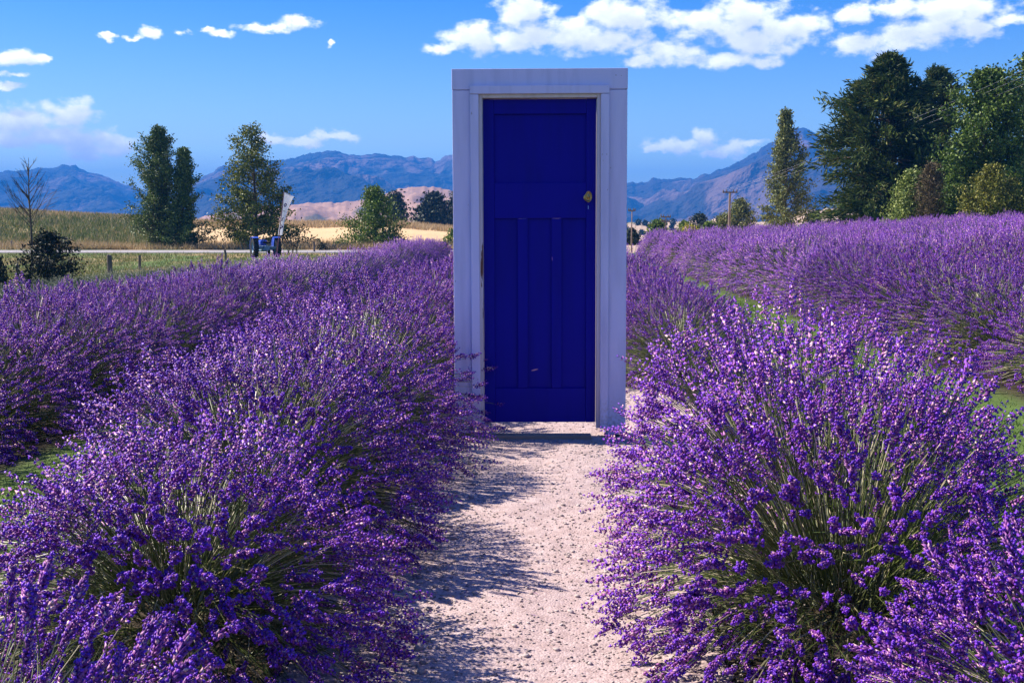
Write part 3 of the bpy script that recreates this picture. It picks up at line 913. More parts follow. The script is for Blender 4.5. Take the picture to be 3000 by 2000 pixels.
def frames(D, roll):
    D = D / (np.linalg.norm(D, axis=1)[:, None] + 1e-9)
    ref = np.where(np.abs(D[:, 2:3]) < .95, np.array([[0, 0, 1.0]]), np.array([[1.0, 0, 0]]))
    a = np.cross(D, ref); a /= np.linalg.norm(a, axis=1)[:, None]
    b = np.cross(D, a)
    c, s = np.cos(roll)[:, None], np.sin(roll)[:, None]
    return np.stack([a * c + b * s, -a * s + b * c, D], -1)       # columns


def place(tpl, R, P, S):
    V, F, MI = tpl
    n = len(P)
    W = np.einsum('nij,vj->nvi', R * S[:, None, :], V) + P[:, None, :]
    return W.reshape(-1, 3), (F[None] + (np.arange(n) * len(V))[:, None, None]).reshape(-1, F.shape[1]), np.tile(MI, n)


def bush_data(seed, lod, ns, RX=.80, RZ=.88, spl=.086, nleaf=700):
    r = np.random.default_rng(seed)
    u = r.random(ns)
    ph = np.arccos(1 - u ** .92 * (1 - math.cos(math.radians(84))))
    az = r.uniform(0, 2 * math.pi, ns)
    lump = 1 + .16 * (fbm(np.cos(az) * 1.6 + ph * 1.3 + seed * 3, np.sin(az) * 1.6 + seed, 3, seed) - .5) * 2
    rad = np.where(r.random(ns) < .84, r.uniform(.86, 1.04, ns), r.uniform(.6, .88, ns)) * lump
    dirs = np.stack([np.sin(ph) * np.cos(az), np.sin(ph) * np.sin(az), np.cos(ph)], 1)
    tip = dirs * rad[:, None] * np.array([RX, RX, RZ])
    tip[:, 2] += .02 - .05 * np.sin(ph) ** 3
    tip[:, 2] = np.maximum(tip[:, 2], .07)
    base = np.stack([np.cos(az), np.sin(az), np.zeros(ns)], 1) * (np.sin(ph) * .20 + r.uniform(0, .06, ns))[:, None]
    base[:, 2] = .10 + .16 * np.cos(ph) + r.uniform(0, .05, ns)
    jit = r.normal(0, .05, (ns, 3)); jit[:, 2] *= .5
    mid = base * .42 + tip * .58 + jit
    mid[:, 2] += .06 * np.sin(ph) * 1.2 + .02
    tip = tip + r.normal(0, .02, (ns, 3))
    D = tip - mid
    D /= np.linalg.norm(D, axis=1)[:, None]
    D[:, 2] += .24 * np.sin(ph) + r.normal(0, .08, ns)
    D[:, :2] += r.normal(0, .09, (ns, 2))
    D /= np.linalg.norm(D, axis=1)[:, None]
    L = spl * r.uniform(.65, 1.25, ns)
    roll = r.uniform(0, 6.28, ns)
    R = frames(D, roll)
    S = np.stack([L * r.uniform(.85, 1.15, ns), L * r.uniform(.85, 1.15, ns), L], 1)
    # stems
    seg = {0: 3, 1: 3, 2: 2}[lod]
    sw = {0: .0013, 1: .0017, 2: .0026}[lod]
    ts = np.linspace(0, 1, seg + 1)
    pts = ((1 - ts) ** 2)[None, :, None] * base[:, None] + (2 * ts * (1 - ts))[None, :, None] * mid[:, None] + (ts ** 2)[None, :, None] * tip[:, None]
    tn = np.stack([-dirs[:, 1], dirs[:, 0], np.zeros(ns)], 1)
    tn /= np.linalg.norm(tn, axis=1)[:, None] + 1e-6
    bn = np.cross(D, tn)
    ks = [0, 2.09, 4.19]
    ring = np.stack([math.cos(k) * tn + math.sin(k) * bn for k in ks], 1) * (sw * r.uniform(.75, 1.25, ns))[:, None, None]
    SV = (pts[:, :, None, :] + ring[:, None, :, :])                   # ns, seg+1, 3, 3
    nv = (seg + 1) * 3
    Fq = np.array([(i * 3 + k, i * 3 + (k + 1) % 3, (i + 1) * 3 + (k + 1) % 3, (i + 1) * 3 + k) for i in range(seg) for k in range(3)])
    SF = (Fq[None] + (np.arange(ns) * nv)[:, None, None]).reshape(-1, 4)
    # leafy base
    lp = r.normal(0, 1, (nleaf, 3)); lp /= np.linalg.norm(lp, axis=1)[:, None]; lp[:, 2] = np.abs(lp[:, 2])
    rr = r.uniform(.35, 1.0, nleaf) ** .6
    lpos = lp * rr[:, None] * np.array([.44, .44, .34]); lpos[:, 2] += .02
    ld = lp + r.normal(0, .45, (nleaf, 3)); ld[:, 2] = np.abs(ld[:, 2]) + .3
    LR = frames(ld, r.uniform(0, 6.28, nleaf))
    ln = r.uniform(.05, .10, nleaf) * (1.2 if lod == 2 else 1)
    w = .05 + .03 * (lod == 2)
    leafT = (np.array([(0, 0, 0), (w, .02, .5), (0, 0, 1), (-w, .02, .5)]), np.array([(0, 1, 2, 3)]), np.zeros(1, int))
    LV, LF, _ = place(leafT, LR, lpos, np.repeat(ln[:, None], 3, 1))
    return dict(tip=tip, R=R, S=S, D=D, SV=SV.reshape(-1, 3), SF=SF, LV=LV, LF=LF, rng=r, lod=lod)


def bush_meshes(d, skip=None, fm=None, stem=None, low=None):
    ns = len(d['tip'])
    keep = np.ones(ns, bool)
    if skip is not None:
        keep[skip] = False
    which = d['rng'].integers(0, 4, ns)
    Vs, Fs, Ms, n = [], [], [], 0
    lods = np.full(ns, max(1, d['lod']))
    if low is not None:
        lods[low] = 2
    for l in (1, 2):
        for k in range(4):
            s = keep & (which == k) & (lods == l)
            if not s.any():
                continue
            V, F, mi = place(TPL[l][k], d['R'][s], d['tip'][s], d['S'][s])
            Vs.append(V); Fs.append(F + n); Ms.append(mi); n += len(V)
    fl = mesh('flower_spikes', np.concatenate(Vs), np.concatenate(Fs), fm or [M['calyx'], M['corolla']], np.concatenate(Ms), smooth=True)
    st = mesh('stems', d['SV'], d['SF'], stem or M['stem'])
    lf = mesh('leaves', d['LV'], d['LF'], M['lleaf'])
    return fl, st, lf


SPIKE_ME = []
for k in range(4):
    V, F, mi = TPL[0][k]
    SPIKE_ME.append(mesh('flower_spike', V, F, [M['calyx'], M['corolla']], mi, smooth=True))

near_var, mid_var, far_var = [], [], []
for k in range(2):
    near_var.append(bush_meshes(bush_data(100 + k, 0, 950)))
for k in range(2):
    mid_var.append(bush_meshes(bush_data(200 + k, 1, 1150, spl=.088, nleaf=500)))
for k in range(3):
    far_var.append(bush_meshes(bush_data(300 + k, 2, 1050, spl=.098, nleaf=260)))
young_var = []
for k in range(3):
    young_var.append(bush_meshes(bush_data(400 + k, 2, 420, RX=.62, RZ=.5, spl=.05, nleaf=400), fm=[M['paleflower'], M['paleflower']], stem=M['lleaf']))


def put_bush(x, y, label, group, sc=1.0, kind='auto', seed=0, name='lavender_bush'):
    rr = random.Random(seed)
    o = empty(name, (x, y, float(ground_z(x, y)) - .01), rr.uniform(0, 6.28))
    s = sc * rr.uniform(.92, 1.08)
    o.scale = (s * rr.uniform(.96, 1.06), s * rr.uniform(.96, 1.06), s * rr.uniform(.92, 1.06))
    tag(o, label, 'lavender', group)
    var = {'near': near_var, 'mid': mid_var, 'far': far_var, 'young': young_var}[kind]
    fl, st, lf = var[rr.randrange(len(var))]
    link('flower_spikes', fl, o, 'stuff'); link('stems', st, o, 'stuff'); link('leaves', lf, o, 'stuff')
    return o


def hero_bush(x, y, label, seed, sc=1.0, ns=1650, n_ind=300, **kw):
    """a close bush whose largest flower spikes are objects of their own"""
    z = float(ground_z(x, y)) - .01
    o = empty('lavender_bush', (x, y, z))
    o.scale = (sc, sc, sc)
    tag(o, label, 'lavender', 'lavender bushes lining the gravel path')
    d = bush_data(seed, 0, ns, nleaf=2600, **kw)
    to = np.array([-x, -y, EYE - z]) / sc - d['tip']
    dist = np.linalg.norm(to, axis=1)
    facing = (to / dist[:, None] * (d['tip'] / np.linalg.norm(d['tip'], axis=1)[:, None])).sum(1)
    wpos = d['tip'] * sc + np.array([x, y, z])
    infr = np.abs(wpos[:, 0] / np.maximum(wpos[:, 1], .1)) < .44
    score = facing + infr * 2 - .25 * dist
    order = np.argsort(-score)
    idx = order[:n_ind]
    fl, st, lf = bush_meshes(d, skip=idx, low=order[n_ind + (ns - n_ind) // 4:])
    link('flower_spikes', fl, o, 'stuff'); link('stems', st, o, 'stuff'); link('leaves', lf, o, 'stuff')
    for q, i in enumerate(idx):
        s = link('flower_spike', SPIKE_ME[q % 4], o)
        Rm = d['R'][i] * d['S'][i][None, :]
        Mx = Matrix(((*Rm[0], d['tip'][i][0]), (*Rm[1], d['tip'][i][1]), (*Rm[2], d['tip'][i][2]), (0, 0, 0, 1)))
        s.matrix_local = Mx
    return o


def rowx(x0, y): return x0 + ROW_DRIFT * y


# the two rows along the path
hero_bush(rowx(-.98, 1.8), 1.8, 'tall purple lavender spikes cut off by the bottom left corner of the picture', 901, .80, 900, 220)
hero_bush(rowx(-1.12, 3.5), 3.5, 'splayed lavender bush baring green stems and woody heart, left front of the path', 902, .93, RX=.74, RZ=.70)
hero_bush(rowx(-1.22, 4.75), 4.75, 'full purple lavender bush left of the path, second whole bush from the front', 903, .97, RX=.78, RZ=.80)
hero_bush(rowx(-1.23, 6.05), 6.05, 'lavender bush whose flower tips reach over the foot of the door frame', 904, .97, RX=.78, RZ=.84)
hero_bush(rowx(1.2, 2.3), 2.3, 'lavender bush with large blue-violet spikes at the bottom right corner of the picture', 905, .80)
hero_bush(rowx(.90, 3.55), 3.55, 'big purple lavender bush right of the path with long green stems bared at its front', 906, 1.0, RX=.72, RZ=.90)
hero_bush(rowx(.94, 4.75), 4.75, 'purple lavender bush right of the path, last one in front of the door', 907, 1.0, RX=.74, RZ=.88)
sd = 0
ROWL = 'purple lavender bush in the row along the path, left of or beyond the door'
ROWR = 'purple lavender bush in the row right of the path, beyond the white door frame'
ys = [7.25, 8.4, 9.6, 10.8, 12.1, 13.4, 14.8, 16.2, 17.6, 19, 20.4, 22, 23.6, 25.2, 27, 29, 31]
for y in ys:
    sd += 1
    put_bush(rowx(-1.2, y), y, ROWL, 'lavender row left of the path', .95, 'near' if y < 9 else 'mid' if y < 17 else 'far', sd)
for y in [9.5, 10.7, 11.9, 13.2, 14.5, 15.9, 17.3, 18.8, 20.3, 22, 24, 26, 28, 30]:
    sd += 1
    lab = 'lavender bush with bare grey-green base, first one behind the door on the right' if y == 9.5 else ROWR
    put_bush(rowx(1.04, y), y, lab, 'lavender row right of the path', .86 if y < 13 else .92, 'near' if y < 10 else 'mid' if y < 17 else 'far', sd)
# rows further left
for ri, (x0, y1, word) in enumerate(((-3.85, 39, 'second'), (-5.9, 27, 'third'))):
    y = 4.2
    while y < y1:
        sd += 1
        x = rowx(x0, y) + random.Random(sd).uniform(-.06, .06)
        if abs(x / y) < .62:
            put_bush(x, y, f'purple lavender bush in the {word} row left of the path', f'lavender {word} row on the left', 1.0,
                     'near' if y < 7 else 'mid' if y < 17 else 'far', sd)
        y += 1.18
# rows of the field on the right
words_ = ['second', 'third', 'fourth', 'fifth', 'sixth', 'seventh', 'eighth', 'ninth', 'tenth', 'eleventh', 'twelfth']
for ri in range(9):
    x0 = 4.2 + 2.1 * ri
    y = 4.6 if ri == 0 else max(5.0, x0 / .52)
    while y < 50:
        sd += 1
        x = rowx(x0, y) + random.Random(sd).uniform(-.07, .07)
        if x / y < .50:
            put_bush(x, y, f'purple lavender bush in the {words_[ri]} row right of the path', f'lavender {words_[ri]} row on the right', 1.10,
                     'near' if y < 7 else 'mid' if y < 17 else 'far', sd)
        y += 1.2 if y < 20 else 1.36
# young, not yet flowering lavender at the far left
for ri, x0 in enumerate((-8.6, -10.2, -11.8, -13.4, -15.0)):
    y = 22.0 + ri
    while y < 45:
        sd += 1
        x = rowx(x0, y) + .06 * (y - 22) + random.Random(sd).uniform(-.1, .1)
        if abs(x / y) < .56:
            put_bush(x, y, 'pale grey-green lavender bush not in bloom, beyond the purple rows at the left', 'young lavender at the far left', 1.25, 'young', sd, 'young_lavender_bush')
        y += 1.4

# ------------------------------------------------------------------ grass
def blades(n, X, Y, h, w, mat, name, zf=ground_z, lean=.5, thin=False):
    r = np.random.default_rng(int(n) + len(name))
    P = np.stack([X, Y, zf(X, Y) - .005], 1)
    D = np.stack([r.normal(0, lean, n), r.normal(0, lean, n), np.ones(n)], 1)
    R = frames(D, r.uniform(0, 6.28, n))
    if thin:
        tpl = (np.array([(-.5, 0, 0), (.5, 0, 0), (0, .3, 1)]), np.array([(0, 1, 2)]), np.zeros(1, int))
    else:
        tpl = (np.array([(-.5, 0, 0), (.5, 0, 0), (.1, .35, 1), (-.3, .1, .55)]), np.array([(0, 1, 2, 3)]), np.zeros(1, int))
    hs = h * r.uniform(.5, 1.3, n)
    ws = w * r.uniform(.7, 1.3, n)
    V, F, _ = place(tpl, R, P, np.stack([ws, hs, hs], 1))
    return tag(link(name, mesh(name, V, F, mat)), kind='stuff')


N = 26000
y = 3.0 + rng.random(N) ** 1.4 * 7
blades(N, rowx(-2.38 + rng.normal(0, .28, N), y), y, .035, .004, M['grass'], 'lawn_grass')['label'] = 'short green grass in the gap left of the first lavender row'
N = 30000
y = 5.0 + rng.random(N) ** .9 * 17
blades(N, rowx(2.5 + rng.normal(0, .42, N), y), y, .04, .006, M['grass'], 'lawn_grass')['label'] = 'sunlit green grass strip in the gap right of the first lavender row'
N = 15000
y = 10.0 + rng.random(N) * 20
blades(N, rowx(-2.4 + rng.normal(0, .3, N), y), y, .05, .009, M['grass'], 'lawn_grass')['label'] = 'green grass in the far gap left of the path'
N = 60000
y = 24 + rng.random(N) * 55
x = -y * rng.uniform(.10, .50, N)
k = (fbm(x * .35, y * .35, 5, 11) + rng.uniform(-.15, .15, N) > .36) & (x < rowx(-6.5, y)) & ~((y > 78))
blades(k.sum(), x[k], y[k], .22, .035, M['roughgrass'], 'rough_grass', thin=True)['label'] = 'rough green and straw grass on the slope before the road'
N = 26000
y = 89 + rng.random(N) ** 2 * 16
x = y * rng.uniform(-.5, -.02, N)
k = rng.random(N) < .35 + .65 * (fbm(x * .3, y * .3, 3, 4) > .5)
blades(k.sum(), x[k], y[k], .55, .05, M['drygrass'], 'dry_grass', lean=.3, thin=True)['label'] = 'tall dry straw-coloured grass along the far side of the road'
N = 42000
y = 96 + rng.random(N) * 60
x = y * rng.uniform(-.52, -.27, N)
k = fbm(x * .2, y * .2, 4, 31) + rng.uniform(-.1, .1, N) > .40
blades(k.sum(), x[k], y[k], .6, .12, M['roughgrass'], 'scrub_grass', lean=.3, thin=True)['label'] = 'green scrubby growth on the bank beyond the road'
N = 26000
y = 138 + rng.random(N) * 26
x = y * rng.uniform(-.52, .02, N)
blades(N, x, y, .55, .10, M['drygrass'], 'ripe_wheat', lean=.15, thin=True)['label'] = 'ripe golden wheat along the crest of the field'
# clover and daisy heads in the grass
N = 160
y = np.where(rng.random(N) < .4, 3.2 + rng.random(N) * 3, 7 + rng.random(N) * 14)
sgn = np.where(y < 6.3, -2.35, 2.6)
x = rowx(sgn + rng.normal(0, .28, N), y)
VV = OV[None] * (.012 * np.array([1, 1, .6])) + np.stack([x, y, ground_z(x, y) + .04], 1)[:, None]
FF = (OF[None] + (np.arange(N) * 6)[:, None, None]).reshape(-1, 3)
tag(link('clover_flowers', mesh('clover_flowers', VV.reshape(-1, 3), FF, noise_mat('white_clover', [(.3, (.7, .68, .6)), (.7, (.8, .8, .75))]))), 'small white clover heads dotted in the grass strips', kind='stuff')
# ------------------------------------------------------------------ trees
def tree(name, label, cat, px, base_y, top_y, Y, prof, leafmat, seed, nb=60, el=(20, 40), twigs=7, nleaf=9, leaf=.12, sig=.25, aspect=.55, droop=0.0,
         bark='bark', crown_from=.06, trunk_r=None, wob=.02, thin_top=0.0, group=None, align=0.0, xshift=0.0, gap=0.0, sink=.15, stemless=False):
    """prof: (t, left, right) half widths in photo pixels along the height"""
    r = np.random.default_rng(seed)
    x0, _, z0 = at(px, base_y, Y)
    z1 = at(px, top_y, Y)[2]
    z0 = min(z0, float(ground_z(x0, Y)) + .0) if Y < 100 else z0
    H = z1 - z0
    k = Y / FPX
    T = np.array([p[0] for p in prof]); WL = np.array([p[1] for p in prof]) * k; WR = np.array([p[2] for p in prof]) * k
    root = empty(name, (x0, Y, z0 - sink))
    tag(root, label, cat, group)
    tr = trunk_r or H * .018
    tt = np.linspace(0, 1, 9)
    tp = np.stack([np.cumsum(r.normal(0, wob, 9)) * H * .3 + xshift * tt, np.cumsum(r.normal(0, wob, 9)) * H * .3, tt * (H * .97 + sink)], 1)
    tp[:, :2] -= tp[0, :2]
    wood = MB()
    wood.tube(tp, tr * (1.1 - tt) + .008, 7)
    P, Dv = [], []
    ga = r.uniform(0, 6.28)
    for i in range(nb):
        t = crown_from + (1 - crown_from) * ((i + r.random()) / nb) ** 1.0
        ga += 2.39996 + r.uniform(-.4, .4)
        ca = math.cos(ga)
        w = np.interp(t, T, WR) * max(0, (1 + ca) / 2) + np.interp(t, T, WL) * max(0, (1 - ca) / 2)
        if gap and vnoise(math.cos(ga) * 1.7 + 9, t * 7 + math.sin(ga) * 1.7 + seed, seed) < gap:
            w *= .45
        w *= r.uniform(.72, 1.08)
        e = math.radians(np.interp(t, [0, 1], el) + r.uniform(-9, 9))
        L = w / max(.25, math.cos(e))
        L = min(L, (1.04 - t) * H / max(.05, math.sin(e)) if e > 0 else L) if e > .1 else L
        c = np.array([np.interp(t, tt, tp[:, 0]), np.interp(t, tt, tp[:, 1]), t * H * .97])
        d = np.array([math.cos(ga) * math.cos(e), math.sin(ga) * math.cos(e), math.sin(e)])
        ss = np.linspace(0, 1, 5)
        # start lower on the trunk so that the tips sit at height t
        start = c - np.array([0, 0, min(t * H * .6, L * math.sin(e) * .75 if e > 0 else 0)])
        bpts = start + d[None] * (ss * L)[:, None] + np.array([0, 0, -droop])[None] * ((ss ** 2) * L)[:, None] + np.cumsum(r.normal(0, .03 * L, (5, 3)), 0) * (ss > 0)[:, None]
        if start[2] > 0:
            wood.tube(bpts, np.linspace(max(.006, tr * .38 * (1.1 - t)), .004, 5) + .002 * H / 8, 4, cap=False)
        nt = max(2, int(twigs * (1 - thin_top * t)))
        for q in range(nt):
            s = 1 - (1 - .25) * (q + r.random()) / nt * r.uniform(.6, 1.0)
            bp_ = np.array([np.interp(s, ss, bpts[:, j]) for j in range(3)])
            td = d + r.normal(0, .5, 3); td[2] -= droop * .8
            td /= np.linalg.norm(td)
            tl = L * .22 * r.uniform(.5, 1.2) + sig * .5
            tw = bp_ + td * tl
            if q % 2 == 0:
                wood.tube(np.array([bp_, tw]), np.array([.010, .004]) * max(.6, H / 9), 3, cap=False)
            m = int(nleaf * r.uniform(.6, 1.4))
            f = r.random(m)[:, None]
            P.append(bp_ * (1 - f) + tw * f + r.normal(0, 1, (m, 3)) * sig * np.array([1, 1, .65]))
            Dv.append(np.repeat(td[None], m, 0))
    P = np.concatenate(P); Dv = np.concatenate(Dv)
    n = len(P)
    P[:, 2] = np.maximum(P[:, 2], .12)
    up = r.normal(0, 1, (n, 3)); up /= np.linalg.norm(up, axis=1)[:, None]
    D = up * (1 - align) + Dv * align * 1.5
    R = frames(D, r.uniform(0, 6.28, n))
    tpl = (np.array([(0, 0, -.5), (aspect * .5, .06, 0), (0, 0, .5), (-aspect * .5, .06, 0)]), np.array([(0, 1, 2, 3)]), np.zeros(1, int))
    S = np.repeat((leaf * r.uniform(.6, 1.35, n))[:, None], 3, 1)
    V, F, _ = place(tpl, R, P, S)
    if not stemless:
        wood.build('trunk', M[bark], root)
    link('crown', mesh('crown', V, F, LEAFS[leafmat]), root)
    return root


# beyond the road, left of the door
tree('poplar_tree', 'tall broad poplar with glossy leaves, taller of the pair beyond the road', 'tree', 470, 722, 362, 93,
     [(0, 55, 50), (.1, 92, 70), (.3, 92, 75), (.5, 75, 62), (.7, 68, 56), (.85, 48, 40), (1, 8, 8)], 'poplar', 1, nb=130, el=(38, 66), twigs=10, nleaf=22, leaf=.17, sig=.19, trunk_r=.14, gap=.5)
tree('poplar_tree', 'slimmer pointed poplar, shorter and right-hand one of the pair beyond the road', 'tree', 545, 724, 424, 92,
     [(0, 70, 75), (.12, 85, 85), (.3, 50, 66), (.5, 34, 44), (.75, 22, 28), (.9, 13, 15), (1, 3, 3)], 'poplar', 2, nb=105, el=(14, 62), twigs=10, nleaf=20, leaf=.17, sig=.17, trunk_r=.11, gap=.45)
tree('oak_tree', 'open branched conical oak behind the flag, sky showing through its thin top', 'tree', 757, 722, 352, 94,
     [(0, 40, 40), (.05, 120, 130), (.14, 128, 138), (.3, 118, 108), (.5, 98, 100), (.62, 75, 84), (.75, 50, 66), (.86, 45, 52), (1, 10, 12)], 'oak', 3, nb=110, el=(2, 34), twigs=17, nleaf=20, leaf=.20, sig=.26, trunk_r=.15, thin_top=.85, gap=.28)
tree('maple_tree', 'low spreading bright green tree standing before the wheat field', 'tree', 1098, 722, 545, 95,
     [(0, 70, 70), (.1, 112, 118), (.3, 95, 92), (.45, 82, 75), (.6, 52, 62), (.75, 34, 44), (.9, 22, 24), (1, 6, 6)], 'green', 4, nb=80, el=(4, 44), twigs=9, nleaf=19, leaf=.18, sig=.26, trunk_r=.13, gap=.4)
tree('pine_tree', 'narrow dark pine just behind the low green tree', 'tree', 1160, 668, 566, 190,
     [(0, 28, 28), (.3, 32, 34), (.6, 24, 26), (.85, 14, 16), (1, 3, 3)], 'pine', 5, nb=46, el=(0, 40), twigs=6, nleaf=11, leaf=.5, sig=.5, trunk_r=.2, gap=.3)
tree('pine_tree', 'broad dark pine on the wheat crest left of the door frame', 'tree', 1268, 672, 566, 195,
     [(0, 58, 50), (.25, 62, 56), (.5, 46, 48), (.7, 26, 36), (.88, 14, 22), (1, 3, 4)], 'pine', 6, nb=64, el=(0, 44), twigs=6, nleaf=12, leaf=.55, sig=.55, trunk_r=.25, gap=.35)
tree('pine_tree', 'dark pine half hidden behind the left side of the door frame', 'tree', 1345, 676, 560, 198,
     [(0, 36, 40), (.3, 36, 40), (.6, 26, 30), (1, 4, 4)], 'pine', 7, nb=50, el=(0, 44), twigs=6, nleaf=11, leaf=.5, sig=.5, trunk_r=.25, gap=.3)
tree('shrub', 'small green shrub at the left edge of the door frame', 'shrub', 1332, 712, 668, 92, [(0, 14, 20), (.5, 30, 26), (1, 6, 8)], 'green', 8, nb=22, twigs=5, nleaf=9, leaf=.2, sig=.16)
tree('rose_bush', 'little dark leafy bush beside a post at the roadside', 'shrub', 945, 733, 706, 86, [(0, 10, 10), (.5, 16, 16), (1, 5, 5)], 'dark', 9, nb=16, twigs=4, nleaf=8, leaf=.13, sig=.1)
tree('rose_bush', 'small bush with red and pink roses at the end of the wheat field', 'shrub', 1305, 733, 708, 80, [(0, 12, 14), (.5, 20, 22), (1, 6, 6)], 'rose', 10, nb=16, twigs=4, nleaf=8, leaf=.14, sig=.12)
tree('rose_bush', 'small bush with pink roses below the low green tree', 'shrub', 1170, 736, 712, 80, [(0, 10, 10), (.5, 18, 18), (1, 5, 5)], 'rose', 12, nb=14, twigs=4, nleaf=7, leaf=.13, sig=.12)
tree('shrub', 'tiny dark clump on the skyline at the left', 'shrub', 62, 625, 607, 158, [(0, 14, 16), (.6, 14, 24), (1, 6, 10)], 'dark', 11, nb=16, twigs=4, nleaf=7, leaf=.35, sig=.2)
# bare sapling and the dark bush at its foot
tree('bush', 'dark nearly black bush at the foot of the bare sapling', 'bush', 145, 808, 668, 40,
     [(0, 70, 70), (.15, 92, 75), (.4, 90, 85), (.6, 80, 105), (.8, 46, 110), (.92, 20, 90), (1, 10, 60)], 'dark', 14, nb=90, el=(18, 50), twigs=7, nleaf=11, leaf=.10, sig=.10, gap=.35)
tree('bush', 'dark bush cut by the left edge of the picture', 'bush', -20, 812, 740, 39, [(0, 50, 40), (.5, 60, 40), (1, 20, 15)], 'dark', 15, nb=40, el=(18, 50), twigs=6, nleaf=10, leaf=.10, sig=.10)
x0, _, z0 = at(95, 800, 40.5); zt = at(97, 462, 40.5)[2]
sap = empty('bare_sapling', (x0, 40.5, z0)); tag(sap, 'leafless grey sapling with upswept twigs at the far left', 'tree')
sb = MB(); r_ = np.random.default_rng(5)
Hs = zt - z0
sb.tube(np.array([(0, 0, 0), (.02, 0, Hs * .35), (-.02, .02, Hs * .7), (.03, 0, Hs)]), np.array([.05, .035, .02, .006]), 6)
sb.build('trunk', M['bark'], sap)
bb = MB()
for q in range(34):
    t = r_.uniform(.36, .93); a = r_.uniform(0, 6.28); L = Hs * (.46 * (1 - t) + .07) * r_.uniform(.7, 1.15)
    s0 = np.array([0, 0, t * Hs]); d = np.array([math.cos(a) * .68, math.sin(a) * .68, .78])
    pts = np.array([s0, s0 + d * L * .5, s0 + d * L + np.array([0, 0, .12 * L])])
    bb.tube(pts, np.array([.013, .009, .004]), 4, cap=False)
    for w in range(3):
        p0 = s0 + d * L * r_.uniform(.4, .9); d2 = d + r_.normal(0, .35, 3)
        bb.tube(np.array([p0, p0 + d2 * L * .3]), np.array([.007, .003]), 3, cap=False)
bb.build('branches', M['bark'], sap, 'stuff')

# right of the door
tree('poplar_tree', 'slender poplar with silvery leaves standing alone right of the door', 'tree', 2292, 680, 312, 100,
     [(0, 50, 60), (.1, 70, 75), (.28, 58, 70), (.42, 52, 60), (.5, 42, 60), (.62, 40, 52), (.7, 28, 34), (.8, 17, 20), (.92, 8, 9), (1, 2, 2)], 'willow', 20, nb=120, el=(24, 68), twigs=9, nleaf=16, leaf=.21, sig=.20, trunk_r=.13, bark='palebark', gap=.35)
tree('cypress_tree', 'huge dark cypress with drooping feathery sprays, tallest tree at the right', 'tree', 2600, 672, 142, 76,
     [(0, 145, 190), (.08, 180, 210), (.25, 196, 230), (.36, 218, 240), (.48, 205, 235), (.58, 180, 210), (.68, 180, 170), (.76, 150, 140), (.84, 105, 110), (.92, 60, 80), (1, 8, 10)],
     'cypress', 21, nb=230, el=(-2, 30), twigs=13, nleaf=19, leaf=.42, sig=.22, aspect=.22, droop=.22, align=.62, trunk_r=.35, gap=.5)
tree('cypress_tree', 'second dark cypress crown behind the huge one, its pointed top lower', 'tree', 2735, 668, 182, 82,
     [(0, 100, 120), (.3, 110, 130), (.6, 105, 125), (.8, 78, 95), (.92, 36, 52), (1, 4, 6)], 'cypress', 22, nb=130, el=(0, 34), twigs=11, nleaf=20, leaf=.36, sig=.22, aspect=.22, droop=.2, align=.6, trunk_r=.28, gap=.3)
tree('laurel_tree', 'tall glossy leaved evergreen tree in front of the cypresses', 'tree', 2885, 662, 192, 66,
     [(0, 90, 110), (.15, 115, 120), (.35, 118, 120), (.55, 128, 120), (.7, 118, 110), (.82, 98, 100), (.92, 55, 75), (1, 12, 16)], 'laurel', 23, nb=160, el=(10, 55), twigs=11, nleaf=20, leaf=.19, sig=.24, trunk_r=.18, gap=.36)
tree('laurel_tree', 'evergreen tree cut by the top right edge of the picture', 'tree', 3010, 660, 148, 72,
     [(0, 80, 110), (.3, 95, 120), (.6, 90, 120), (.82, 85, 100), (.93, 60, 70), (1, 20, 20)], 'laurel', 24, nb=110, el=(10, 55), twigs=9, nleaf=15, leaf=.21, sig=.26, trunk_r=.2, gap=.34)
tree('shrub', 'rounded shrub with pale variegated leaves under the cypress', 'shrub', 2672, 668, 492, 62,
     [(0, 62, 60), (.2, 70, 72), (.5, 60, 66), (.75, 40, 52), (1, 8, 12)], 'variegated', 25, nb=80, el=(20, 60), twigs=8, nleaf=13, leaf=.14, sig=.16, gap=.25)
tree('juniper', 'thin browning juniper between the two shrubs', 'shrub', 2722, 668, 468, 60,
     [(0, 22, 22), (.5, 32, 34), (.8, 26, 30), (1, 8, 8)], 'brown', 26, nb=60, el=(30, 65), twigs=7, nleaf=12, leaf=.16, sig=.14, aspect=.25, align=.5)
tree('shrub', 'rounded olive-green shrub at the foot of the glossy evergreen tree', 'shrub', 2895, 664, 476, 58,
     [(0, 66, 66), (.2, 74, 80), (.5, 78, 80), (.75, 58, 62), (1, 14, 14)], 'olive', 27, nb=90, el=(20, 60), twigs=8, nleaf=14, leaf=.13, sig=.15, gap=.25)
tree('shrub', 'green leafy shrub squeezed between juniper and olive shrub', 'shrub', 2790, 668, 540, 61,
     [(0, 40, 40), (.4, 46, 44), (.8, 30, 30), (1, 8, 8)], 'laurel', 28, nb=50, el=(20, 60), twigs=7, nleaf=12, leaf=.14, sig=.15)
tree('shrub', 'small olive shrub at the right edge of the picture', 'shrub', 2990, 660, 560, 57,
     [(0, 30, 40), (.5, 34, 40), (1, 8, 8)], 'olive', 29, nb=40, el=(20, 60), twigs=6, nleaf=11, leaf=.13, sig=.14)
tree('flowering_shrub', 'low hazy pale pink flowering plant at the edge of the purple field', 'shrub', 2945, 664, 632, 49,
     [(0, 50, 50), (.5, 52, 52), (1, 14, 14)], 'brown', 30, nb=50, el=(30, 70), twigs=6, nleaf=10, leaf=.06, sig=.08)
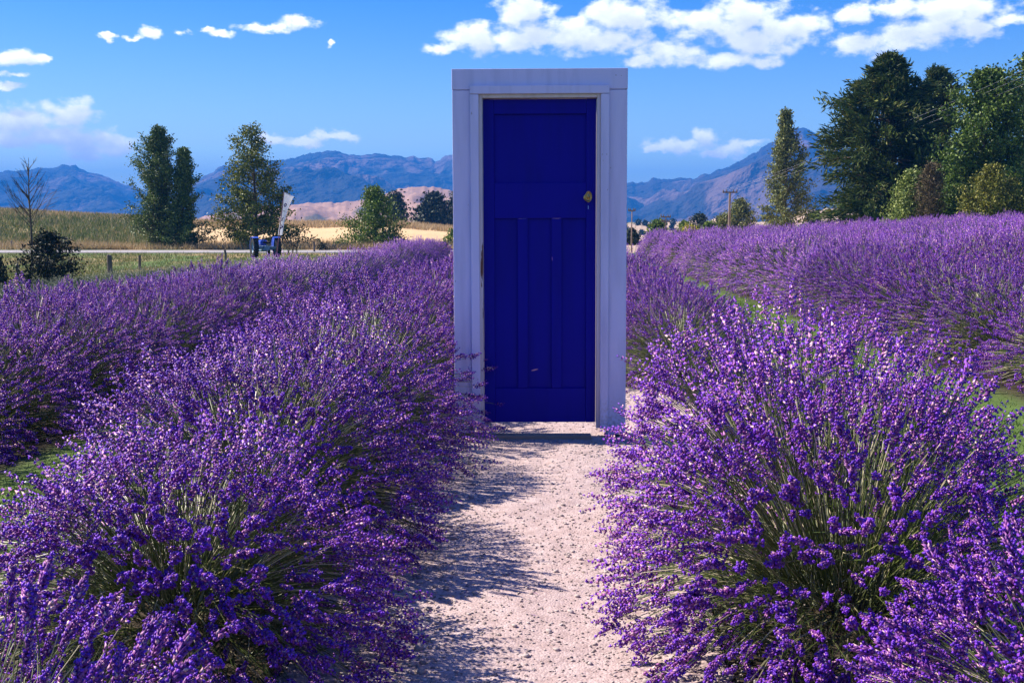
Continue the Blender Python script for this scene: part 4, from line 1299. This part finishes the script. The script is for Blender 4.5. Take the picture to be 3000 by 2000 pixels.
# the trees in the dip between door and poplar
small = [
    ('willow_tree', 'grey-green drooping willow behind the nearest power pole', 2168, 690, 568, 125, [(0, 44, 46), (.3, 48, 46), (.6, 34, 40), (.85, 16, 26), (1, 6, 6)], 'willow', 70, 40),
    ('pine_tree', 'dark round-headed pine left of the nearest power pole', 2050, 692, 614, 150, [(0, 32, 34), (.4, 36, 38), (.7, 28, 34), (1, 8, 8)], 'pine', 50, 41),
    ('shrub', 'bright yellow leafed shrub in the dip', 2023, 695, 648, 118, [(0, 18, 18), (.4, 22, 22), (.8, 14, 14), (1, 4, 4)], 'yellow', 34, 42),
    ('round_tree', 'round green tree between the yellow shrub and the nearest pole', 2080, 696, 637, 120, [(0, 14, 14), (.4, 22, 22), (.8, 16, 16), (1, 5, 5)], 'green', 40, 43),
    ('conifer', 'bushy green conifer beside the small crossarm pole', 1925, 698, 630, 122, [(0, 32, 32), (.4, 30, 26), (.7, 18, 18), (1, 4, 4)], 'green', 46, 44),
    ('conifer', 'grey-green tree touching the right side of the door frame', 1848, 702, 658, 124, [(0, 24, 22), (.5, 24, 20), (1, 6, 6)], 'pine', 36, 45),
    ('shrub', 'olive scrub bush left of the yellow shrub', 1985, 698, 664, 116, [(0, 24, 22), (.5, 22, 20), (1, 8, 8)], 'olive', 30, 46),
    ('round_tree', 'green tree standing just above the yellow shrub', 2006, 690, 636, 140, [(0, 12, 12), (.5, 16, 14), (1, 5, 5)], 'green', 26, 47),
    ('conifer', 'small pointed conifer between poplar and cypress', 2382, 678, 602, 112, [(0, 26, 26), (.3, 22, 24), (.6, 14, 14), (1, 2, 2)], 'pine', 40, 48),
    ('shrub', 'low green bush at the foot of the slender poplar', 2360, 680, 645, 104, [(0, 40, 36), (.5, 36, 34), (1, 10, 10)], 'green', 36, 49),
    ('shrub', 'low dark bush left of the slender poplar', 2245, 684, 650, 108, [(0, 22, 22), (.5, 20, 22), (1, 8, 8)], 'olive', 28, 50),
    ('conifer', 'narrow dark conifer behind the round green tree', 2108, 688, 622, 170, [(0, 12, 12), (.5, 9, 9), (1, 2, 2)], 'pine', 26, 51),
    ('conifer', 'narrow conifer right of the round green tree', 2128, 688, 626, 175, [(0, 12, 12), (.5, 9, 9), (1, 2, 2)], 'pine', 26, 52),
    ('willow_tree', 'pale bushy tree left of the nearest power pole', 2120, 694, 612, 118, [(0, 16, 16), (.5, 18, 14), (1, 4, 4)], 'willow', 34, 53),
]
for nm, lab, px, by, ty, Y, prof, lm, nb, sd_ in small:
    tree(nm, lab, 'shrub' if nm == 'shrub' else 'tree', px, by, ty, Y, prof, lm, sd_, nb=nb, el=(8, 50), twigs=7, nleaf=11, leaf=.26, sig=.24, sink=.6, gap=.3)
# single trees dotted over the far valley
far = [(1830, 650, 633), (1870, 640, 624), (1842, 662, 650), (1890, 641, 626), (1935, 641, 622), (1945, 641, 627), (1972, 640, 622), (1905, 648, 638), (1968, 655, 642), (1880, 668, 655), (1958, 676, 662), (2220, 668, 655), (2212, 676, 664)]
for k, (px, by, ty) in enumerate(far):
    tree('valley_tree', 'tiny dark tree dotted over the far valley floor right of the door', 'tree', px, by, ty, 520, [(0, 5, 5), (.5, 5, 5), (1, 1.5, 1.5)], 'pine', 60 + k, nb=18, el=(10, 60), twigs=3, nleaf=7, leaf=.8, sig=.45, sink=3.0, group='tiny trees on the valley floor')

# ------------------------------------------------------------------ power poles and wires
def pole(px, by, ty, Y, label, arms, mat, w=.14):
    x, _, z1 = at(px, ty, Y); z0 = at(px, by, Y)[2] - 1.2
    root = empty('power_pole', (x, Y, z0)); tag(root, label, 'power pole', 'wooden power poles')
    H = z1 - z0
    MB().tube(np.array([(0, 0, 0), (0, 0, H * .5), (.02, 0, H)]), np.array([w * 1.2, w, w * .8]), 8).build('post', mat, root)
    for dz, half in arms:
        o = MB().box(-half, half, -.06 - w, .04 - w, H - dz - .06, H - dz + .06).build('crossarm', M['timber'], root)
        for q in (-.9, -.45, .45, .9):
            MB().lathe([(.0, 0), (.05, 0), (.06, .06), (.03, .12), (.05, .15), (.0, .2)], 8, 'Z', (half * q, -w, H - dz + .06)).build('insulator', M['timber'], root)
    return x, z1


PY = 105
x1, z1 = pole(2138, 690, 562, PY, 'nearest power pole, pale timber with one dark crossarm', [(.05, .65)], M['polewood'], .11)
pole(1950, 700, 634, 118, 'short dark pole with two crossarms among the trees right of the door', [(.06, .5), (.5, .4)], M['timber'], .07)
pole(1851, 705, 616, 118, 'thin pale pole next to the right side of the door frame', [(.05, .35)], M['polewood'], .06)
P2 = at(3400, 30, 52)
for k, off in enumerate((-.6, -.2, .6)):
    a = np.array([x1 + off, PY - .11, z1 + .12]); b = np.array([P2[0] + off * .5, P2[1], P2[2] - .25 * k])
    s = np.linspace(0, 1, 26)
    pts = a[None] * (1 - s)[:, None] + b[None] * s[:, None]
    pts[:, 2] -= 4 * .5 * s * (1 - s)
    w = MB().tube(pts, .0045, 4).build('power_line', M['wire'])
    tag(w, ['lowest', 'middle', 'uppermost'][2 - k] + ' overhead wire running from the nearest pole past the poplar', 'wire', 'overhead wires')

# ------------------------------------------------------------------ fence posts
posts = [(320, 786, 748, 50), (408, 772, 750, 58), (660, 752, 733, 70), (920, 733, 708, 82), (50, 806, 776, 44), (148, 802, 768, 44), (1163, 735, 712, 82), (33, 727, 706, 90)]
plab = ['thick dark fence post standing alone beside the grey-green strip', 'thinner dark fence post right of the thick one', 'short grey post just left of the tractor',
        'brown post beside the little dark bush at the roadside', 'short dark post left of the dark bush', 'dark post half hidden in the dark bush', 'slim pale post below the low green tree', 'small pale marker post beyond the road at the far left']
for (px, by, ty, Y), lab in zip(posts, plab):
    x, _, z1 = at(px, ty, Y); z0 = min(at(px, by, Y)[2], float(ground_z(x, Y)))
    rr = random.Random(px)
    w = .11 if px == 320 else .07
    mb = MB().tube(np.array([(0, 0, -.2), (.01, 0, (z1 - z0) * .6), (rr.uniform(-.03, .03), 0, z1 - z0), (rr.uniform(-.03, .03), 0, z1 - z0 + .02)]), np.array([w, w * .96, w * .92, w * .7]), 9)
    o = mb.build('fence_post', M['polewood'] if 'pale' in lab else M['timber'])
    o.location = (x, Y, z0)
    tag(o, lab, 'post', 'fence posts along the slope')

# ------------------------------------------------------------------ tractor
TY = 68.0
tx, _, _ = at(779, 740, TY)
tz = float(ground_z(tx, TY)) + .05
tz = at(779, 752, TY)[2]
tr = empty('tractor', (tx, TY, tz), math.radians(24)); tr.scale = (.86, .86, .86); tag(tr, 'old blue farm tractor parked on the grass before the road', 'tractor')


def wheel(x, y, R, W, parent, lugs):
    w = empty('wheel', (x, y, R)); w.parent = parent
    mb = MB().lathe([(R * .58, -W * .42), (R * .9, -W * .5), (R, -W * .34), (R, W * .34), (R * .9, W * .5), (R * .58, W * .42), (R * .58, -W * .42)], 28, 'X')
    if lugs:
        for k in range(22):
            for s in (-1, 1):
                a0 = 6.283 * (k + (.5 if s > 0 else 0)) / 22
                V = []
                for (al, xx) in ((0, .02), (.16, .5), (.28, .5), (.1, .02)):
                    for rad in (R * .97, R * 1.06):
                        V.append((s * xx * W * .96, rad * math.cos(a0 + al), rad * math.sin(a0 + al)))
                mb.add(V, [(0, 2, 3, 1), (2, 4, 5, 3), (4, 6, 7, 5), (6, 0, 1, 7), (1, 3, 5, 7)])
    mb.build('tyre', M['tyre'], w, smooth=False)
    MB().lathe([(0, -.05), (R * .2, -.06), (R * .25, -.02), (R * .5, .0), (R * .57, W * .36), (R * .6, W * .36), (R * .6, -W * .36), (R * .57, -W * .36), (R * .5, -.02)], 24, 'X').build('rim', M['tractorpale'], w, smooth=True)
    return w


for s in (-1, 1):
    wheel(s * .74, 0, .62, .34, tr, True)
    wheel(s * .55, 1.75, .33, .16, tr, False)
    # mudguard: curved plate over the inner side of the rear wheel
    mb = MB(); V = []
    for k in range(15):
        a = math.radians(-10 + 128 * k / 14)
        for xx, rr_ in ((s * .52, .70), (s * .92, .70), (s * .92, .66), (s * .52, .66)):
            V.append((xx, .0 + rr_ * math.cos(a), .62 + rr_ * math.sin(a)))
    Q = [(k * 4 + j, k * 4 + (j + 1) % 4, k * 4 + 4 + (j + 1) % 4, k * 4 + 4 + j) for k in range(14) for j in range(4)]
    mb.add(V, Q)
    disc = [(s * .525, .0, .62)] + [(s * .525, .66 * math.cos(math.radians(-10 + 128 * k / 14)), .62 + .66 * math.sin(math.radians(-10 + 128 * k / 14))) for k in range(15)]
    mb.add(disc + [(p[0] - s * .012, p[1], p[2]) for p in disc], None, [(0, k, k + 1) for k in range(1, 15)] + [(16, 17 + k, 16 + k) for k in range(1, 15)])
    mb.build('mudguard', M['tractorblue'], tr, smooth=False)
hood = MB().box(-.24, .24, .55, 2.0, .72, 1.08, .09).build('bonnet', M['tractorblue'], tr)
MB().box(-.2, .2, .5, 2.02, .36, .70, .03).build('engine', M['tractorpale'], tr)
MB().tube([(-.74, 0, .6), (.74, 0, .6)], .11, 10).build('rear_axle', M['tractorpale'], tr)
MB().box(-.2, .2, -.3, .5, .42, .72, .04).build('gearbox', M['tractorpale'], tr)
MB().tube([(-.55, 1.75, .34), (.55, 1.75, .34)], .05, 8).build('front_axle', M['tractorpale'], tr)
seat = MB().lathe([(0, 0), (.2, .01), (.25, .07), (.27, .12), (.24, .12), (.18, .06), (0, .05)], 16, 'Z', (0, -.28, .86)).build('seat', M['tyre'], tr)
MB().tube([(0, -.28, .7), (0, -.28, .88)], .04, 8).build('seat_post', M['tractorpale'], tr)
sw = MB().tube([(.19 * math.cos(a), .22 + .19 * math.sin(a) * .35, 1.16 + .19 * math.sin(a) * .9) for a in np.linspace(0, 6.283, 21)], .016, 6, cap=False)
sw.tube([(0, .5, .95), (0, .22, 1.16)], .016, 6)
for a in (0, 2.09, 4.19):
    sw.tube([(0, .22, 1.16), (.19 * math.cos(a), .22 + .19 * math.sin(a) * .35, 1.16 + .19 * math.sin(a) * .9)], .009, 5)
sw.build('steering_wheel', M['tyre'], tr)
MB().tube([(.14, 1.3, 1.06), (.14, 1.3, 1.4)], .03, 8).build('exhaust_pipe', M['tyre'], tr)
for s in (-1, 1):
    MB().lathe([(0, -.05), (.07, -.04), (.085, .02), (.0, .03)], 12, 'Y', (s * .3, 1.9, .98)).build('headlight', M['wire'], tr)
    MB().tube([(s * .25, -.25, .5), (s * .28, -.8, .42)], .025, 6).build('linkage_arm', M['tractorpale'], tr)

# ------------------------------------------------------------------ feather flag
FY = 66.0
b0 = np.array(at(811, 748, FY)); b1 = np.array(at(832, 562, FY))
fl = empty('feather_flag', tuple(b0)); tag(fl, 'white feather banner with dark letters leaning on a thin pole behind the tractor', 'flag')
d = b1 - b0
MB().tube(np.array([np.zeros(3), d * .35, d * .7, d * 1.0]), np.array([.03, .026, .022, .014]), 8).build('pole', M['flagpole'], fl)
def fpt(s, w):            # s along the banner from its bottom, w across
    lo, hi = np.array(at(813.5, 689, FY)) - b0, np.array(at(832, 563, FY)) - b0
    p = lo + (hi - lo) * s
    width = (np.interp(s, [0, .25, .55, .8, .9, 1.0], [13, 13.5, 18, 26, 31, 1.4]) * FY / FPX)
    return p + np.array([w * width, .05 * math.sin(s * 5 + w * 2.0) * w, 0])
S_ = np.concatenate([np.linspace(0, .9, 16), [.93, .965, 1.0]]); W_ = np.linspace(0.03, 1, 7)
V = [fpt(s, w) for s in S_ for w in W_]
V = np.array(V); nb_ = len(V)
G = grid_faces(len(W_), len(S_))
Vb = V + np.array([0, .006, 0])
rim = []
edge = list(range(0, 7)) + [7 * (i + 1) + 6 for i in range(len(S_) - 1)] + list(range(nb_ - 2, nb_ - 8, -1)) + [7 * i for i in range(len(S_) - 2, 0, -1)]
rim = [(edge[i], edge[(i + 1) % len(edge)], edge[(i + 1) % len(edge)] + nb_, edge[i] + nb_) for i in range(len(edge))]
cloth = link('banner', mesh('banner', np.concatenate([V, Vb]), np.concatenate([G, G[:, ::-1] + nb_, np.array(rim)]), M['flagcloth'], smooth=False), fl)
def mark(strokes, wd):
    mb = MB()
    for pts in strokes:
        P = np.array([fpt(s, w) + np.array([0, -.012, 0]) for s, w in pts])
        for i in range(len(P) - 1):
            dd = P[i + 1] - P[i]; L = np.linalg.norm(dd) + 1e-6
            nrm = np.array([-dd[2], 0, dd[0]]) / L * wd / 2
            ext = dd / L * wd * .3
            q = [P[i] - nrm - ext, P[i + 1] - nrm + ext, P[i + 1] + nrm + ext, P[i] + nrm - ext]
            mb.add(q + [v + np.array([0, .008, 0]) for v in q], [(0, 1, 2, 3), (7, 6, 5, 4), (0, 4, 5, 1), (1, 5, 6, 2), (2, 6, 7, 3), (3, 7, 4, 0)])
    mb.build('letter', M['flagink'], cloth)
mark([[(.70 + .035 * math.sin(a), .42 + .12 * math.cos(a)) for a in np.linspace(0, 6.283, 15)]], .045)
mark([[(.555, .45), (.565, .45)]], .05)
mark([[(.33, .42), (.36, .42), (.41, .55)]], .045)
mark([[(.145, .3), (.20, .75), (.235, .5)], [(.19, .85), (.17, .35)]], .055)

# small dry weeds by the road in front of the wheat
for k, (px, by, ty) in enumerate(((845, 742, 706), (858, 742, 712), (870, 744, 716))):
    x, _, z1 = at(px, ty, 78); z0 = at(px, by, 78)[2]
    wd = empty('dry_weed', (x, 78, z0)); tag(wd, 'thin brown dry weed stalk at the roadside behind the flag', 'weed', 'dry weeds at the roadside')
    mb = MB(); r2 = np.random.default_rng(k)
    for q in range(9):
        e = np.array([r2.normal(0, .13), r2.normal(0, .13), (z1 - z0) * r2.uniform(.6, 1)])
        mb.tube(np.array([(0, 0, 0), e * .6, e]), np.array([.012, .009, .006]), 4, cap=False)
        mb.lathe([(0, 0), (.05, .04), (.03, .12), (0, .16)], 6, 'Z', tuple(e - np.array([0, 0, .06])))
    mb.build('stalks', LEAFS['brown'], wd, 'stuff')
